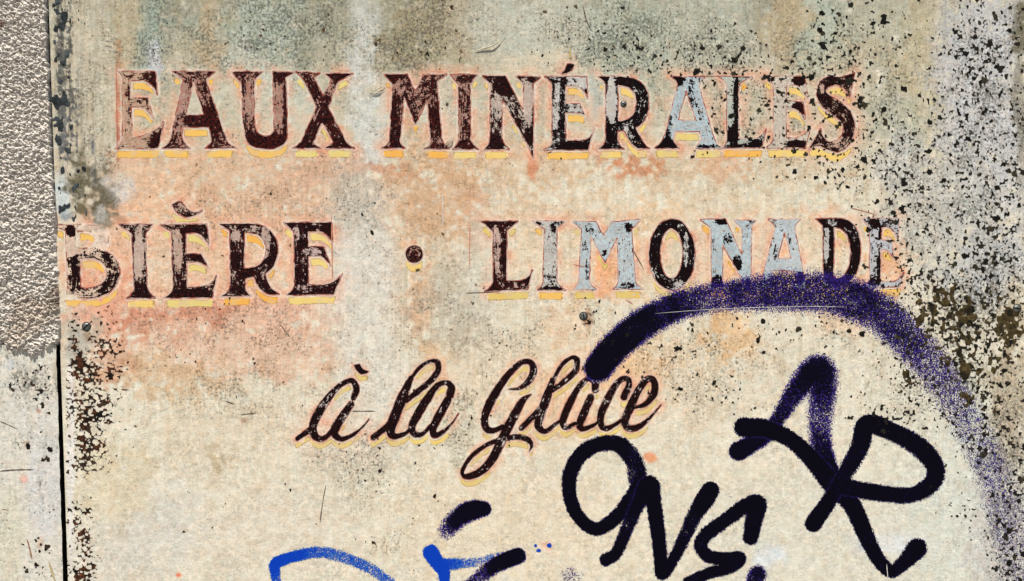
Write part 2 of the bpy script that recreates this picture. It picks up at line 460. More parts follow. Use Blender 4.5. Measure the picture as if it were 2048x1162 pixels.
# letter, word, line, frame, outline, accent, wear, redness, ghost colour, wear patches (x, y, rx, ry, change)
LET = [
 ('E', 'EAUX', 0, 'Z1', 'M 805 488 L 1062 488 L 1075 645 Q 1050 560 975 548 L 890 550 L 890 672 L 1010 672 L 1048 808 Q 1010 735 950 728 L 895 728 L 905 948 Q 1060 915 1118 835 L 1080 1012 L 785 1015 Q 835 985 840 930 L 838 560 Q 835 510 805 488 Z', None,
  0.60, 0.8, (190, 160, 134), [(305, 165, 22, 25, -.22), (318, 282, 22, 22, -.24), (258, 185, 8, 14, -.2), (242, 240, 8, 60, .12), (290, 205, 14, 16, -.12)], 'reddish, badly flaked'),
 ('A', 'EAUX', 0, 'Z1', 'M 1180 488 L 1470 488 L 1408 540 L 1410 560 L 1545 950 Q 1560 990 1615 1012 L 1405 1012 Q 1440 990 1450 960 L 1430 868 L 1250 868 L 1240 930 Q 1255 985 1300 1012 L 1110 1012 Q 1160 985 1170 940 L 1255 545 L 1180 488 Z M 1322 545 L 1395 785 L 1270 785 Z', None,
  0.46, 0.85, MAUVE, [(362, 200, 18, 60, .16), (428, 235, 22, 40, -.2), (392, 242, 28, 12, -.22), (345, 288, 25, 12, -.12), (400, 158, 40, 10, -.05)], 'dark, with a worn pale leg'),
 ('U', 'EAUX', 0, 'Z4', 'M 112 210 L 410 210 L 330 290 L 330 700 Q 345 835 440 838 Q 520 838 528 740 L 515 290 L 510 210 L 718 216 L 635 268 L 648 640 L 650 820 Q 650 955 450 955 Q 240 955 240 790 L 225 700 L 210 320 Z', None,
  0.42, 0.8, MAUVE, [(498, 190, 14, 40, .2), (556, 205, 16, 45, .18), (530, 285, 45, 18, -.2), (572, 215, 6, 60, -.2), (487, 190, 5, 40, -.1)], 'dark red-brown'),
 ('X', 'EAUX', 0, 'Z4', 'M 735 210 L 965 225 L 908 268 L 1000 450 L 1085 285 L 1012 228 L 1290 228 L 1140 300 L 1050 560 L 1215 880 Q 1240 920 1300 950 L 1012 950 Q 1070 925 1100 890 L 988 695 L 905 890 Q 920 925 970 948 L 702 948 Q 760 920 790 885 L 940 555 L 815 290 Z', None,
  0.36, 0.8, MAUVE, [(665, 175, 15, 25, .1), (630, 220, 12, 14, .08), (690, 150, 30, 12, -.12), (600, 295, 30, 10, -.12)], 'dark red-brown'),
 ('M', 'MINERALES', 0, 'Z5', 'M 140 235 L 360 235 L 440 420 L 515 240 L 740 235 L 650 300 L 690 840 Q 700 920 770 955 L 525 955 Q 585 930 590 880 L 555 480 L 440 715 L 330 440 L 290 880 Q 300 930 340 948 L 110 948 Q 180 920 190 870 L 220 330 Z', None,
  0.42, 0.75, MAUVE, [(800, 175, 12, 14, .16), (830, 195, 14, 20, .08), (790, 260, 15, 40, -.12), (870, 230, 12, 30, -.16), (785, 152, 25, 8, -.15)], 'mottled dark brown'),
 ('I', 'MINERALES', 0, 'Z5', 'M 780 238 L 1040 240 L 970 325 L 970 850 Q 985 920 1050 960 L 800 960 Q 860 920 860 850 L 857 325 Z', None,
  0.50, 0.7, MAUVE, [(930, 290, 25, 10, -.2), (930, 155, 30, 10, -.02)], 'mottled, half worn'),
 ('N', 'MINERALES', 0, 'Z5', 'M 1092 250 L 1310 250 L 1490 610 L 1490 330 L 1410 255 L 1650 262 L 1580 325 L 1580 1040 L 1545 950 L 1275 460 L 1275 850 Q 1290 920 1345 960 L 1105 960 Q 1165 920 1165 850 L 1168 330 Z', None,
  0.42, 0.35, (188, 174, 160), [(1056, 205, 9, 40, .36), (1010, 170, 20, 18, -.2), (990, 285, 25, 14, -.2), (995, 215, 12, 25, .12), (1060, 270, 10, 18, -.2)], 'black, with one bare pale stem'),
 ('É', 'MINERALES', 0, 'Z6', 'M 145 258 L 545 262 L 558 470 Q 530 360 440 345 L 342 345 L 342 520 L 480 520 L 525 625 Q 490 602 440 606 L 342 606 L 342 875 Q 460 885 540 870 Q 590 850 625 755 L 560 965 L 140 965 Q 210 940 215 890 L 215 330 Q 200 285 145 258 Z',
  'M 365 140 Q 400 132 430 142 Q 420 185 375 215 Q 330 235 295 232 Q 345 195 365 140 Z',
  0.40, 0.12, PALE, [(1112, 215, 7, 50, .14), (1155, 165, 20, 12, .22), (1150, 215, 15, 10, .14), (1150, 293, 40, 10, -.25), (1124, 215, 5, 60, -.12)], 'accented black'),
 ('R', 'MINERALES', 0, 'Z6', 'M 655 258 L 860 258 Q 1150 258 1150 500 Q 1150 690 1020 750 L 1060 830 Q 1110 935 1160 952 L 1045 952 Q 960 900 930 800 L 905 775 L 845 785 L 845 850 Q 850 930 910 955 L 665 955 Q 725 930 735 850 L 735 330 Q 720 285 655 258 Z M 850 340 Q 1030 340 1030 500 Q 1030 690 850 690 Z', None,
  0.27, 0.08, PALE, [(1223, 200, 10, 45, .42), (1260, 265, 10, 20, .12), (1225, 288, 15, 10, .1)], 'black, with a bare grey stem'),
 ('A', 'MINERALES', 0, 'P', 'M 1342 153 L 1409 155 Q 1398 162 1398 176 L 1428 280 Q 1432 291 1443 296 L 1392 296 L 1404 278 L 1400 262 L 1349 262 L 1346 280 Q 1350 291 1359 296 L 1310 296 Q 1325 285 1330 270 L 1355 174 Q 1356 160 1342 153 Z M 1372 177 L 1393 241 L 1355 241 Z', None,
  0.74, 0.05, BLUEG, [(1356, 160, 14, 12, -.5), (1330, 290, 25, 14, -.5), (1336, 245, 8, 40, -.3), (1383, 190, 8, 30, -.28), (1420, 293, 25, 5, -.3)], 'mostly bare pale blue'),
 ('L', 'MINERALES', 0, 'Z7', 'M 275 255 L 600 262 Q 490 290 468 330 L 468 858 L 600 858 Q 690 870 735 765 L 690 945 L 320 945 Q 355 910 358 860 L 360 350 Q 350 280 275 255 Z', None,
  0.72, 0.08, (176, 182, 170), [(1473, 210, 6, 60, -.5), (1467, 270, 14, 18, -.4), (1512, 286, 16, 8, -.45), (1480, 293, 40, 5, -.35)], 'bare blue-grey, with one black edge'),
 ('E', 'MINERALES', 0, 'Z7', 'M 690 258 L 1110 255 L 1140 470 Q 1090 340 1000 335 L 930 335 L 930 490 L 985 495 L 1095 512 L 1110 665 Q 1060 570 1000 565 L 930 575 L 925 855 L 1040 855 Q 1110 830 1165 755 L 1110 945 L 745 945 Q 805 910 810 850 L 810 340 Q 800 290 690 258 Z', None,
  0.74, 0.4, (202, 194, 176), [(1600, 160, 14, 12, -.45), (1598, 215, 12, 16, -.5), (1595, 288, 22, 8, -.5), (1535, 158, 14, 6, -.3)], 'nearly bare, with black arm tips'),
 ('S', 'MINERALES', 0, 'Z7', 'M 1590 220 L 1545 455 Q 1510 345 1420 335 Q 1320 340 1315 400 Q 1330 440 1450 500 Q 1590 590 1595 740 Q 1580 960 1420 985 Q 1330 975 1270 930 Q 1210 915 1155 955 L 1265 760 Q 1285 880 1350 890 Q 1480 890 1485 750 Q 1480 690 1390 630 Q 1225 530 1228 420 Q 1240 260 1370 255 Q 1500 275 1590 220 Z', None,
  0.30, 0.35, (190, 160, 140), [(1683, 285, 18, 14, .24), (1642, 180, 6, 8, .3), (1680, 200, 14, 12, .15), (1690, 225, 6, 25, .1)], 'bold black curling'),
 ('B', 'BIERE', 1, 'B1', 'M 0 290 L 300 290 Q 510 300 515 420 Q 510 500 430 535 Q 620 560 625 750 Q 610 990 300 1000 L 90 990 Q 120 950 125 880 L 105 340 L 0 300 Z M 215 345 L 300 350 Q 410 360 405 440 Q 400 510 300 520 L 225 520 Z M 240 620 L 330 610 Q 500 620 505 760 Q 490 900 300 905 L 245 895 Z', None,
  0.45, 0.3, (218, 192, 168), [(140, 490, 14, 24, .34), (170, 455, 30, 8, .34), (208, 475, 16, 24, .28), (136, 540, 8, 40, .12), (142, 462, 11, 12, -.55), (148, 550, 12, 30, -.12), (215, 550, 20, 40, -.12), (145, 520, 12, 8, -.2), (160, 500, 30, 8, .1), (150, 590, 25, 8, .1)], 'half lost black'),
 ('I', 'BIERE', 1, 'B1', 'M 615 285 L 945 285 L 875 365 L 890 890 Q 910 960 970 995 L 690 1000 Q 760 960 770 900 L 745 370 Z', None,
  0.42, 0.35, (190, 168, 152), [(278, 510, 9, 42, .36), (265, 530, 4, 40, -.1), (280, 585, 25, 14, -.15)], 'black, worn bare down its stem'),
 ('È', 'BIERE', 1, 'B1', 'M 1020 290 L 1465 280 L 1495 495 Q 1440 375 1340 360 L 1265 370 L 1265 570 L 1415 570 L 1480 695 Q 1430 650 1340 645 L 1270 650 L 1275 890 Q 1400 900 1480 870 Q 1540 840 1562 783 L 1520 990 L 1050 995 Q 1140 960 1145 880 L 1130 350 Z',
  'M 1130 95 Q 1180 55 1225 65 Q 1270 150 1340 165 Q 1400 165 1420 150 Q 1370 205 1280 212 Q 1180 195 1130 95 Z',
  0.38, 0.5, (186, 160, 142), [(356, 500, 9, 40, .32), (385, 590, 45, 12, -.16), (390, 512, 16, 8, -.2), (390, 458, 30, 8, -.08), (365, 415, 16, 10, .14)], 'accented black, its stem worn'),
 ('R', 'BIERE', 1, 'B2', 'M 145 235 L 430 228 Q 700 240 705 480 Q 700 650 580 710 Q 610 850 715 910 L 610 910 Q 500 860 475 740 L 385 760 L 385 840 Q 400 900 450 925 L 150 932 Q 240 900 245 830 L 242 290 Z M 378 310 Q 590 310 595 480 Q 590 665 378 665 Z', None,
  0.28, 0.45, (188, 165, 152), [(532, 480, 9, 35, .34), (510, 460, 18, 8, .26), (472, 472, 9, 12, .32), (470, 545, 12, 10, .12)], 'black, with a worn bowl'),
 ('E', 'BIERE', 1, 'B2', 'M 765 220 L 1222 218 L 1238 415 Q 1190 310 1090 300 L 995 305 L 998 455 L 1150 455 L 1215 635 Q 1170 545 1090 540 L 998 545 L 1000 820 Q 1120 835 1220 805 Q 1280 770 1330 710 L 1245 910 L 790 920 Q 870 870 870 800 L 862 300 Z', None,
  0.26, 0.45, (190, 168, 160), [(622, 502, 18, 8, .28), (594, 480, 4, 40, .2), (600, 575, 14, 6, .15)], 'solid black'),
 ('L', 'LIMONADE', 1, 'L1', 'M 75 175 L 455 170 L 335 265 L 330 800 L 480 802 Q 560 790 605 688 L 555 890 L 105 910 Q 180 870 195 800 L 190 275 Z', None,
  0.25, 0.55, (190, 165, 152), [(994, 495, 8, 45, .32), (1000, 555, 10, 20, .1), (1035, 570, 16, 8, .05)], 'solid dark'),
 ('I', 'LIMONADE', 1, 'L1', 'M 610 170 L 945 175 L 860 240 L 862 800 Q 890 870 960 900 L 665 895 Q 720 860 722 800 L 735 250 Z', None,
  0.68, 0.15, (190, 190, 182), [(1100, 578, 25, 5, -.3), (1105, 455, 8, 8, -.15), (1095, 560, 14, 14, -.12), (1076, 448, 8, 6, -.3)], 'bare grey-blue'),
 ('M', 'LIMONADE', 1, 'L1', 'M 1030 175 L 1275 180 L 1358 340 L 1440 185 L 1745 155 L 1650 250 L 1690 800 Q 1710 860 1770 885 L 1460 885 Q 1515 860 1520 800 L 1505 320 L 1375 600 L 1222 320 L 1205 800 Q 1220 860 1275 890 L 1040 890 Q 1095 850 1100 790 L 1130 250 Z', None,
  0.74, 0.15, (180, 194, 196), [(1178, 455, 10, 14, -.22), (1258, 455, 8, 10, -.35), (1250, 572, 22, 8, -.25), (1175, 540, 5, 25, -.22), (1208, 510, 5, 15, -.2)], 'almost bare pale blue'),
 ('O', 'LIMONADE', 1, 'L2', ell(338, 522, 243, 375) + ell(332, 512, 121, 265), None,
  0.26, 0.1, PALE, [(1372, 500, 5, 35, .26), (1362, 570, 14, 12, .26), (1305, 550, 6, 20, .2), (1360, 455, 8, 8, .16)], 'solid black oval'),
 ('N', 'LIMONADE', 1, 'L2', 'M 640 155 L 900 150 L 1085 560 L 1080 250 L 1000 165 L 1230 160 L 1175 210 L 1170 770 L 1175 800 L 1160 965 L 1090 790 L 870 410 L 870 800 Q 880 850 920 870 L 710 875 Q 755 840 760 790 L 755 240 Z', None,
  0.73, 0.06, BLUEG, [(1445, 443, 16, 7, -.5), (1455, 480, 10, 14, -.32), (1475, 525, 9, 16, -.42), (1435, 565, 14, 14, -.42), (1497, 575, 8, 20, -.4)], 'bare pale blue, with a black diagonal'),
 ('A', 'LIMONADE', 1, 'P', 'M 1537 439 L 1600 439 Q 1588 446 1589 456 L 1606 545 Q 1609 567 1622 577 L 1577 577 Q 1592 570 1595 558 L 1590 540 L 1546 540 L 1541 558 Q 1543 570 1552 577 L 1506 577 Q 1520 570 1525 555 L 1550 460 Q 1552 446 1537 439 Z M 1569 462 L 1584 518 L 1554 518 Z', None,
  0.76, 0.05, (184, 196, 198), [(1552, 500, 6, 20, -.25), (1600, 556, 12, 14, -.4), (1579, 485, 4, 12, -.2)], 'bare pale blue'),
 ('D', 'LIMONADE', 1, 'L3', 'M 345 135 L 590 130 Q 780 150 780 450 Q 770 790 500 795 L 385 800 Q 420 760 425 700 L 415 190 Z M 525 215 Q 680 225 685 460 Q 685 715 515 715 Z', None,
  0.27, 0.15, (188, 188, 182), [(1653, 490, 5, 35, .36), (1665, 445, 14, 5, .2), (1650, 566, 8, 6, .2)], 'solid black'),
 ('E', 'LIMONADE', 1, 'L3', 'M 800 132 L 1150 130 L 1138 330 Q 1110 230 1050 210 L 980 215 L 975 345 L 1080 350 L 1100 510 Q 1060 430 1010 425 L 970 430 L 970 740 L 1080 745 Q 1150 740 1195 655 L 1150 785 L 770 805 Q 860 770 870 710 L 870 220 Z', None,
  0.62, 0.15, (186, 190, 192), [(1748, 448, 12, 10, -.35), (1759, 535, 5, 30, -.4), (1745, 560, 14, 12, -.3), (1761, 465, 4, 14, -.35), (1785, 555, 20, 10, -.05)], 'half bare grey'),
]
# flowing script: letter, word, frame, strokes (x, y, width), accent outline
SCR = [
 ('à', 'à', 'S1', [[(62, 735, 34), (150, 672, 42), (190, 640, 40)], [(525, 398, 40), (552, 325, 50), (520, 257, 40), (465, 264, 34), (395, 310, 38), (315, 400, 54), (240, 515, 64), (192, 625, 62), (205, 708, 60), (260, 738, 38), (312, 712, 32), (350, 665, 30)],
   [(510, 447, 44), (440, 545, 62), (380, 640, 66), (372, 700, 58), (430, 738, 40), (520, 705, 24), (600, 640, 14), (656, 574, 5)]], 'M 530 125 L 580 115 Q 600 175 655 172 Q 640 200 590 200 Q 550 180 530 125 Z'),
 ('l', 'la', 'S1', [[(692, 725, 42), (800, 640, 46), (830, 610, 50)], [(1003, 235, 40), (930, 400, 78), (852, 600, 76), (838, 688, 64), (880, 716, 44), (960, 690, 26), (1000, 648, 22)],
   [(1003, 235, 18), (1088, 135, 26), (1180, 90, 26), (1228, 112, 46), (1222, 185, 46), (1150, 272, 46), (1050, 352, 42), (965, 420, 34)]], None),
 ('a', 'la', 'S1', [[(1328, 372, 60), (1338, 310, 56), (1300, 272, 34), (1220, 296, 40), (1140, 405, 62), (1062, 530, 64), (1012, 640, 56), (1040, 702, 42), (1110, 690, 28), (1172, 620, 20)],
   [(1310, 415, 58), (1250, 520, 62), (1190, 640, 60), (1200, 705, 46), (1270, 680, 30), (1350, 600, 13), (1402, 524, 4)]], None),
 ('G', 'Glace', 'S2', [[(485, 325, 6), (570, 318, 22), (650, 262, 48), (693, 172, 56), (670, 104, 42), (600, 100, 36), (510, 175, 46), (420, 290, 56), (332, 440, 66), (288, 560, 58), (302, 648, 52), (362, 670, 42), (440, 632, 30)],
   [(672, 368, 8), (604, 420, 48), (540, 530, 66), (470, 660, 72), (410, 790, 66), (340, 920, 66), (250, 1010, 56), (160, 1048, 46), (106, 1035, 32), (116, 970, 28), (190, 870, 30), (300, 790, 30), (420, 742, 36), (560, 722, 42), (648, 745, 42), (678, 790, 26), (655, 850, 5)]], None),
 ('l', 'Glace', 'S2', [[(592, 648, 38), (740, 500, 46)], [(852, 250, 40), (800, 400, 68), (742, 560, 68), (738, 640, 58), (790, 674, 36), (880, 612, 26), (922, 580, 20)],
   [(852, 250, 24), (930, 122, 30), (1010, 64, 28), (1053, 84, 46), (1040, 170, 46), (950, 260, 42), (852, 335, 30)]], None),
 ('a', 'Glace', 'S2', [[(1205, 325, 56), (1200, 255, 62), (1140, 242, 36), (1060, 322, 42), (982, 470, 58), (936, 590, 54), (962, 645, 36), (1035, 608, 26)], [(1168, 392, 54), (1112, 520, 62), (1075, 618, 54), (1110, 655, 40), (1200, 618, 26), (1240, 580, 18)]], None),
 ('c', 'Glace', 'S2', [[(1445, 388, 56), (1488, 282, 46), (1460, 234, 36), (1390, 270, 42), (1312, 400, 58), (1252, 540, 58), (1262, 634, 46), (1322, 645, 36), (1422, 584, 22)]], None),
 ('e', 'Glace', 'S2', [[(1535, 478, 20), (1620, 450, 36), (1688, 372, 52), (1698, 275, 52), (1650, 234, 42), (1570, 322, 52), (1492, 480, 66), (1452, 590, 58), (1482, 645, 52), (1560, 640, 42), (1660, 560, 22), (1752, 454, 4)]], None),
]

GR = 1.5
def local_grid(x0, x1, y0, y1, h=GR):
    xs = np.arange(x0, x1 + h, h); ys = np.arange(y0, y1 + h, h)
    return xs, ys, *np.meshgrid(xs, ys)

glyphs = []   # dicts with the letter's grid and distance fields
for ch, word, line, z, path, acc, wear, red, ghost, patches, look in LET:
    loops = tr_loops(path, z); al = tr_loops(acc, z) if acc else []
    A = np.vstack(loops + al)
    xs, ys, X, Y = local_grid(A[:, 0].min() - 28, A[:, 0].max() + 28, A[:, 1].min() - 22, A[:, 1].max() + 40)
    # a signwriter's hand: the edge wavers by a fraction of a pixel
    wv = (fbm(X, Y, 9, 71, 3) - 0.5) * 1.6
    phi = poly_sdf(loops, X, Y) + wv
    pa = poly_sdf(al, X, Y) + wv if al else None
    glyphs.append(dict(ch=ch, word=word, kind='roman', xs=xs, ys=ys, X=X, Y=Y, phi=phi, pa=pa, wear=wear, red=red, ghost=ghost, patches=patches, look=look, shift=19, gap=5.2))
# round stop between the two words
xs, ys, X, Y = local_grid(800, 860, 480, 565)
glyphs.append(dict(ch='dot', word='', kind='dot', xs=xs, ys=ys, X=X, Y=Y, phi=np.hypot(X - 828.5, Y - 508.5) - 17, pa=None, wear=0.30, red=0.7, ghost=MAUVE, patches=[], look='', shift=19, gap=3.5))
for ch, word, z, strokes, acc in SCR:
    st = [tr_stroke(s, z, 1.07) for s in strokes]; al = tr_loops(acc, z) if acc else []
    A = np.array([p[:2] for s in st for p in s] + [tuple(p) for L in al for p in L])
    xs, ys, X, Y = local_grid(A[:, 0].min() - 18, A[:, 0].max() + 18, A[:, 1].min() - 18, A[:, 1].max() + 36)
    wv = (fbm(X, Y, 9, 73, 3) - 0.5) * 1.0
    phi = stroke_sdf(st, X, Y) + wv
    pa = poly_sdf(al, X, Y) if al else None
    glyphs.append(dict(ch=ch, word=word, kind='script', xs=xs, ys=ys, X=X, Y=Y, phi=phi, pa=pa, wear=0.27, red=0.26, ghost=(196, 184, 176), patches=[], look='', shift=15, gap=4.0))

# ------------------------------------------------------------------ colours of the weathered paint (stains with shapes of their own)
STAINS = [  # x, y, rx, ry, colour, strength, raggedness
 (900, 30, 1050, 150, (148, 146, 124), .94, .5), (900, 200, 1000, 120, (184, 176, 152), .78, .5), (450, 250, 420, 140, (190, 184, 160), .6, .6), (1450, 240, 420, 120, (196, 188, 164), .6, .6), (620, 380, 520, 110, (214, 176, 146), .55, .9), (420, 560, 360, 130, (226, 184, 154), .65, .7), (1300, 500, 420, 110, (222, 198, 164), .5, .6), (1150, 760, 330, 110, (224, 202, 172), .5, .6), (1990, 60, 90, 120, (150, 148, 138), .6, .8), (1200, 330, 500, 50, (212, 184, 154), .55, .9),
 (170, 200, 75, 260, (196, 187, 164), .9, .3), (305, 80, 32, 90, (160, 172, 156), .9, .8), (255, 60, 28, 90, (186, 172, 140), .7, .5),
 (420, 70, 40, 70, (184, 164, 130), .8, .5), (385, 60, 18, 40, (158, 170, 152), .6, .9), (530, 60, 85, 85, (172, 181, 164), .95, .7), (500, 140, 60, 40, (196, 196, 180), .6, .6),
 (650, 60, 45, 60, (168, 168, 146), .7, .8), (610, 100, 22, 30, (150, 150, 128), .6, .9), (312, 125, 16, 34, (198, 202, 206), .85, .7),
 (728, 160, 30, 190, (208, 209, 200), .85, .5), (735, 290, 40, 90, (206, 208, 198), .75, .6), (570, 210, 60, 60, (198, 202, 186), .6, .6), (450, 215, 60, 50, (196, 194, 172), .5, .6),
 (830, 60, 80, 75, (158, 148, 118), .85, .8), (900, 90, 60, 60, (172, 162, 132), .6, .8), (950, 60, 60, 50, (186, 172, 146), .6, .6),
 (1020, 60, 70, 80, (196, 198, 182), .7, .6), (1130, 60, 80, 90, (200, 200, 182), .7, .6), (1110, 140, 120, 30, (214, 200, 172), .6, .5), (1260, 80, 90, 90, (180, 188, 170), .75, .8), (1190, 190, 22, 40, (184, 190, 180), .8, .8),
 (1420, 60, 90, 90, (188, 190, 172), .7, .8), (1585, 55, 45, 85, (184, 166, 132), .85, .5), (1650, 60, 50, 85, (178, 188, 170), .85, .7), (1760, 70, 60, 90, (180, 178, 156), .7, .7),
 (1850, 130, 45, 150, (188, 176, 142), .8, .6), (1700, 110, 60, 40, (194, 180, 150), .6, .5), (1790, 250, 60, 60, (178, 180, 160), .7, .8), (1975, 240, 95, 330, (198, 198, 197), .92, .7), (2044, 40, 22, 60, (104, 96, 66), .9, .9), (2044, 200, 16, 160, (128, 122, 100), .7, .9),
 (1800, 320, 50, 50, (196, 197, 192), .7, .7), (1900, 430, 120, 90, (196, 194, 184), .8, .7), (1960, 540, 90, 60, (190, 192, 190), .7, .7),
 (300, 380, 120, 70, (224, 180, 150), .75, .8), (230, 470, 60, 90, (226, 178, 150), .7, .7), (560, 420, 190, 60, (214, 172, 146), .7, .9), (640, 335, 120, 34, (212, 166, 142), .7, .9), (430, 340, 150, 40, (214, 178, 152), .6, .9),
 (440, 640, 250, 60, (222, 170, 148), .8, .9), (200, 610, 60, 90, (224, 160, 136), .8, .8), (410, 622, 50, 26, (198, 112, 84), .7, 1.2), (300, 650, 60, 40, (206, 130, 102), .6, 1.2), (420, 720, 260, 50, (224, 190, 168), .7, .8), (520, 690, 160, 60, (220, 182, 160), .6, .9),
 (330, 760, 120, 40, (212, 176, 138), .6, 1.0), (760, 345, 60, 22, (200, 140, 110), .7, 1.0), (880, 400, 90, 75, (204, 164, 132), .8, .7), (950, 450, 30, 70, (208, 158, 126), .7, .8), (845, 600, 22, 65, (220, 166, 126), .8, .7), (860, 720, 30, 40, (218, 176, 136), .7, .8),
 (720, 540, 75, 130, (216, 212, 200), .85, .6), (740, 740, 60, 110, (218, 214, 200), .7, .6), (905, 610, 65, 90, (190, 180, 160), .75, .8), (960, 520, 30, 110, (206, 202, 184), .6, .6), (700, 400, 60, 60, (190, 184, 168), .7, .9), (900, 240, 40, 60, (206, 204, 186), .5, .6),
 (1250, 335, 60, 22, (200, 124, 84), .75, 1.2), (1065, 320, 10, 40, (206, 120, 84), .7, .8), (1450, 320, 70, 30, (218, 166, 134), .6, 1.0), (1240, 515, 42, 60, (236, 182, 130), .7, .6), (1205, 540, 14, 60, (236, 160, 110), .7, .7), (1290, 430, 60, 30, (226, 186, 146), .5, .8),
 (1460, 670, 46, 62, (224, 178, 128), .7, .7), (1235, 735, 75, 60, (230, 184, 140), .75, .7), (1120, 800, 110, 60, (226, 192, 160), .6, .8), (1130, 650, 40, 50, (226, 190, 158), .5, .8), (1330, 700, 60, 50, (224, 196, 166), .5, .8), (1700, 640, 80, 30, (228, 190, 158), .6, .8), (1770, 530, 50, 50, (230, 176, 134), .75, .7), (1640, 425, 40, 18, (226, 180, 146), .5, .8), (1568, 500, 16, 30, (236, 160, 110), .7, .7),
 (1450, 530, 14, 60, (238, 182, 128), .7, .6), (1670, 500, 14, 60, (234, 196, 160), .5, .6),
 (1760, 1080, 320, 140, (214, 210, 192), .8, .4), (1920, 980, 120, 260, (210, 212, 198), .85, .4), (1790, 800, 120, 140, (222, 216, 196), .6, .5), (1545, 1110, 30, 20, (214, 220, 220), .8, .6), (1780, 1085, 60, 20, (216, 220, 220), .7, .5), (2020, 800, 42, 120, (186, 172, 146), .85, .6), (2030, 640, 30, 70, (176, 160, 130), .6, .8), (2000, 1080, 60, 140, (202, 197, 194), .6, .6),
 (320, 1050, 90, 80, (208, 204, 192), .7, .5), (220, 1120, 90, 60, (208, 202, 188), .6, .5), (230, 960, 70, 80, (212, 198, 164), .6, .6), (560, 1060, 160, 100, (216, 204, 184), .5, .5), (1000, 1050, 220, 120, (222, 206, 178), .6, .5), (740, 900, 90, 60, (204, 194, 174), .5, .8), (920, 850, 50, 60, (204, 196, 172), .5, .8),
 (650, 860, 110, 60, (226, 206, 184), .5, .8), (430, 870, 140, 80, (216, 200, 172), .5, .7), (440, 910, 24, 22, (180, 158, 118), .5, 1.0), (480, 840, 10, 8, (160, 100, 70), .6, .8),
 (125, 395, 16, 42, (198, 208, 208), .9, .6), (135, 430, 14, 12, (120, 138, 150), .7, 1.0), (205, 390, 20, 56, (92, 88, 68), .95, 1.1), (165, 375, 24, 60, (104, 98, 72), .95, 1.1), (218, 445, 30, 16, (120, 112, 94), .8, 1.2), (240, 370, 24, 26, (206, 200, 192), .8, .9), (188, 345, 7, 26, (96, 96, 92), .7, 1.0), (205, 430, 10, 14, (196, 194, 184), .6, .8),
 (236, 240, 4, 70, (176, 84, 62), .85, .8), (236, 130, 5, 60, (176, 130, 98), .6, .8), (186, 293, 4, 14, (92, 104, 124), .7, .7),
 (141, 900, 7, 230, (226, 222, 214), .9, .2), (160, 690, 22, 50, (170, 166, 152), .85, .8), (165, 655, 40, 24, (186, 178, 160), .7, .8), (225, 730, 34, 50, (206, 156, 128), .7, 1.0),
 (900, 285, 8, 12, (214, 210, 194), .8, 1.0), (755, 178, 20, 7, (214, 206, 182), .7, 1.0), (1395, 272, 10, 6, (200, 200, 200), .4, .6),
 (1300, 916, 8, 10, (230, 150, 108), .9, .5), (1098, 1092, 12, 10, (226, 176, 156), .8, .6), (355, 1150, 5, 5, (232, 120, 88), 1.0, .3), (652, 845, 10, 8, (206, 130, 112), .8, .8), (650, 735, 12, 9, (216, 176, 150), .7, .8),
]
STAINS += [(1173, 640, 9, 16, (150, 96, 64), .75, 1.0), (1182, 629, 8, 4, (120, 70, 46), .7, .8), (174, 668, 6, 18, (146, 112, 84), .6, .9), (1248, 216, 5, 10, (180, 140, 108), .5, .8), (2034, 630, 7, 18, (130, 96, 66), .6, .9)]
DIRT = [  # where mould specks gather: x, y, rx, ry, amount
 (540, 60, 110, 90, .75), (310, 80, 36, 100, .75), (660, 70, 60, 80, .8), (830, 70, 90, 90, .75), (400, 90, 90, 70, .45), (900, 60, 90, 60, .45), (1260, 90, 110, 80, .75), (1130, 60, 60, 60, .45), (1420, 110, 130, 80, .5), (1650, 90, 120, 100, .42), (1800, 200, 110, 160, .42),
 (1970, 280, 110, 340, .52), (730, 940, 70, 90, .42), (920, 850, 45, 80, .6), (1420, 760, 90, 60, .55), (900, 610, 70, 90, .4), (700, 390, 70, 60, .4), (440, 650, 240, 60, .35), (180, 200, 50, 200, .5), (560, 420, 150, 60, .4), (1480, 250, 60, 60, .5), (1550, 240, 60, 80, .5), (1790, 300, 100, 100, .45), (1850, 460, 120, 90, .45), (1960, 600, 110, 120, .7), (1900, 720, 120, 110, .6), (2010, 960, 50, 260, .8),
 (640, 900, 60, 40, .35), (780, 1090, 40, 30, .5), (590, 560, 500, 400, .15), (450, 780, 200, 60, .35), (1000, 680, 60, 50, .4), (1180, 650, 40, 50, .4), (1380, 690, 80, 60, .4), (1690, 620, 100, 100, .3),
]

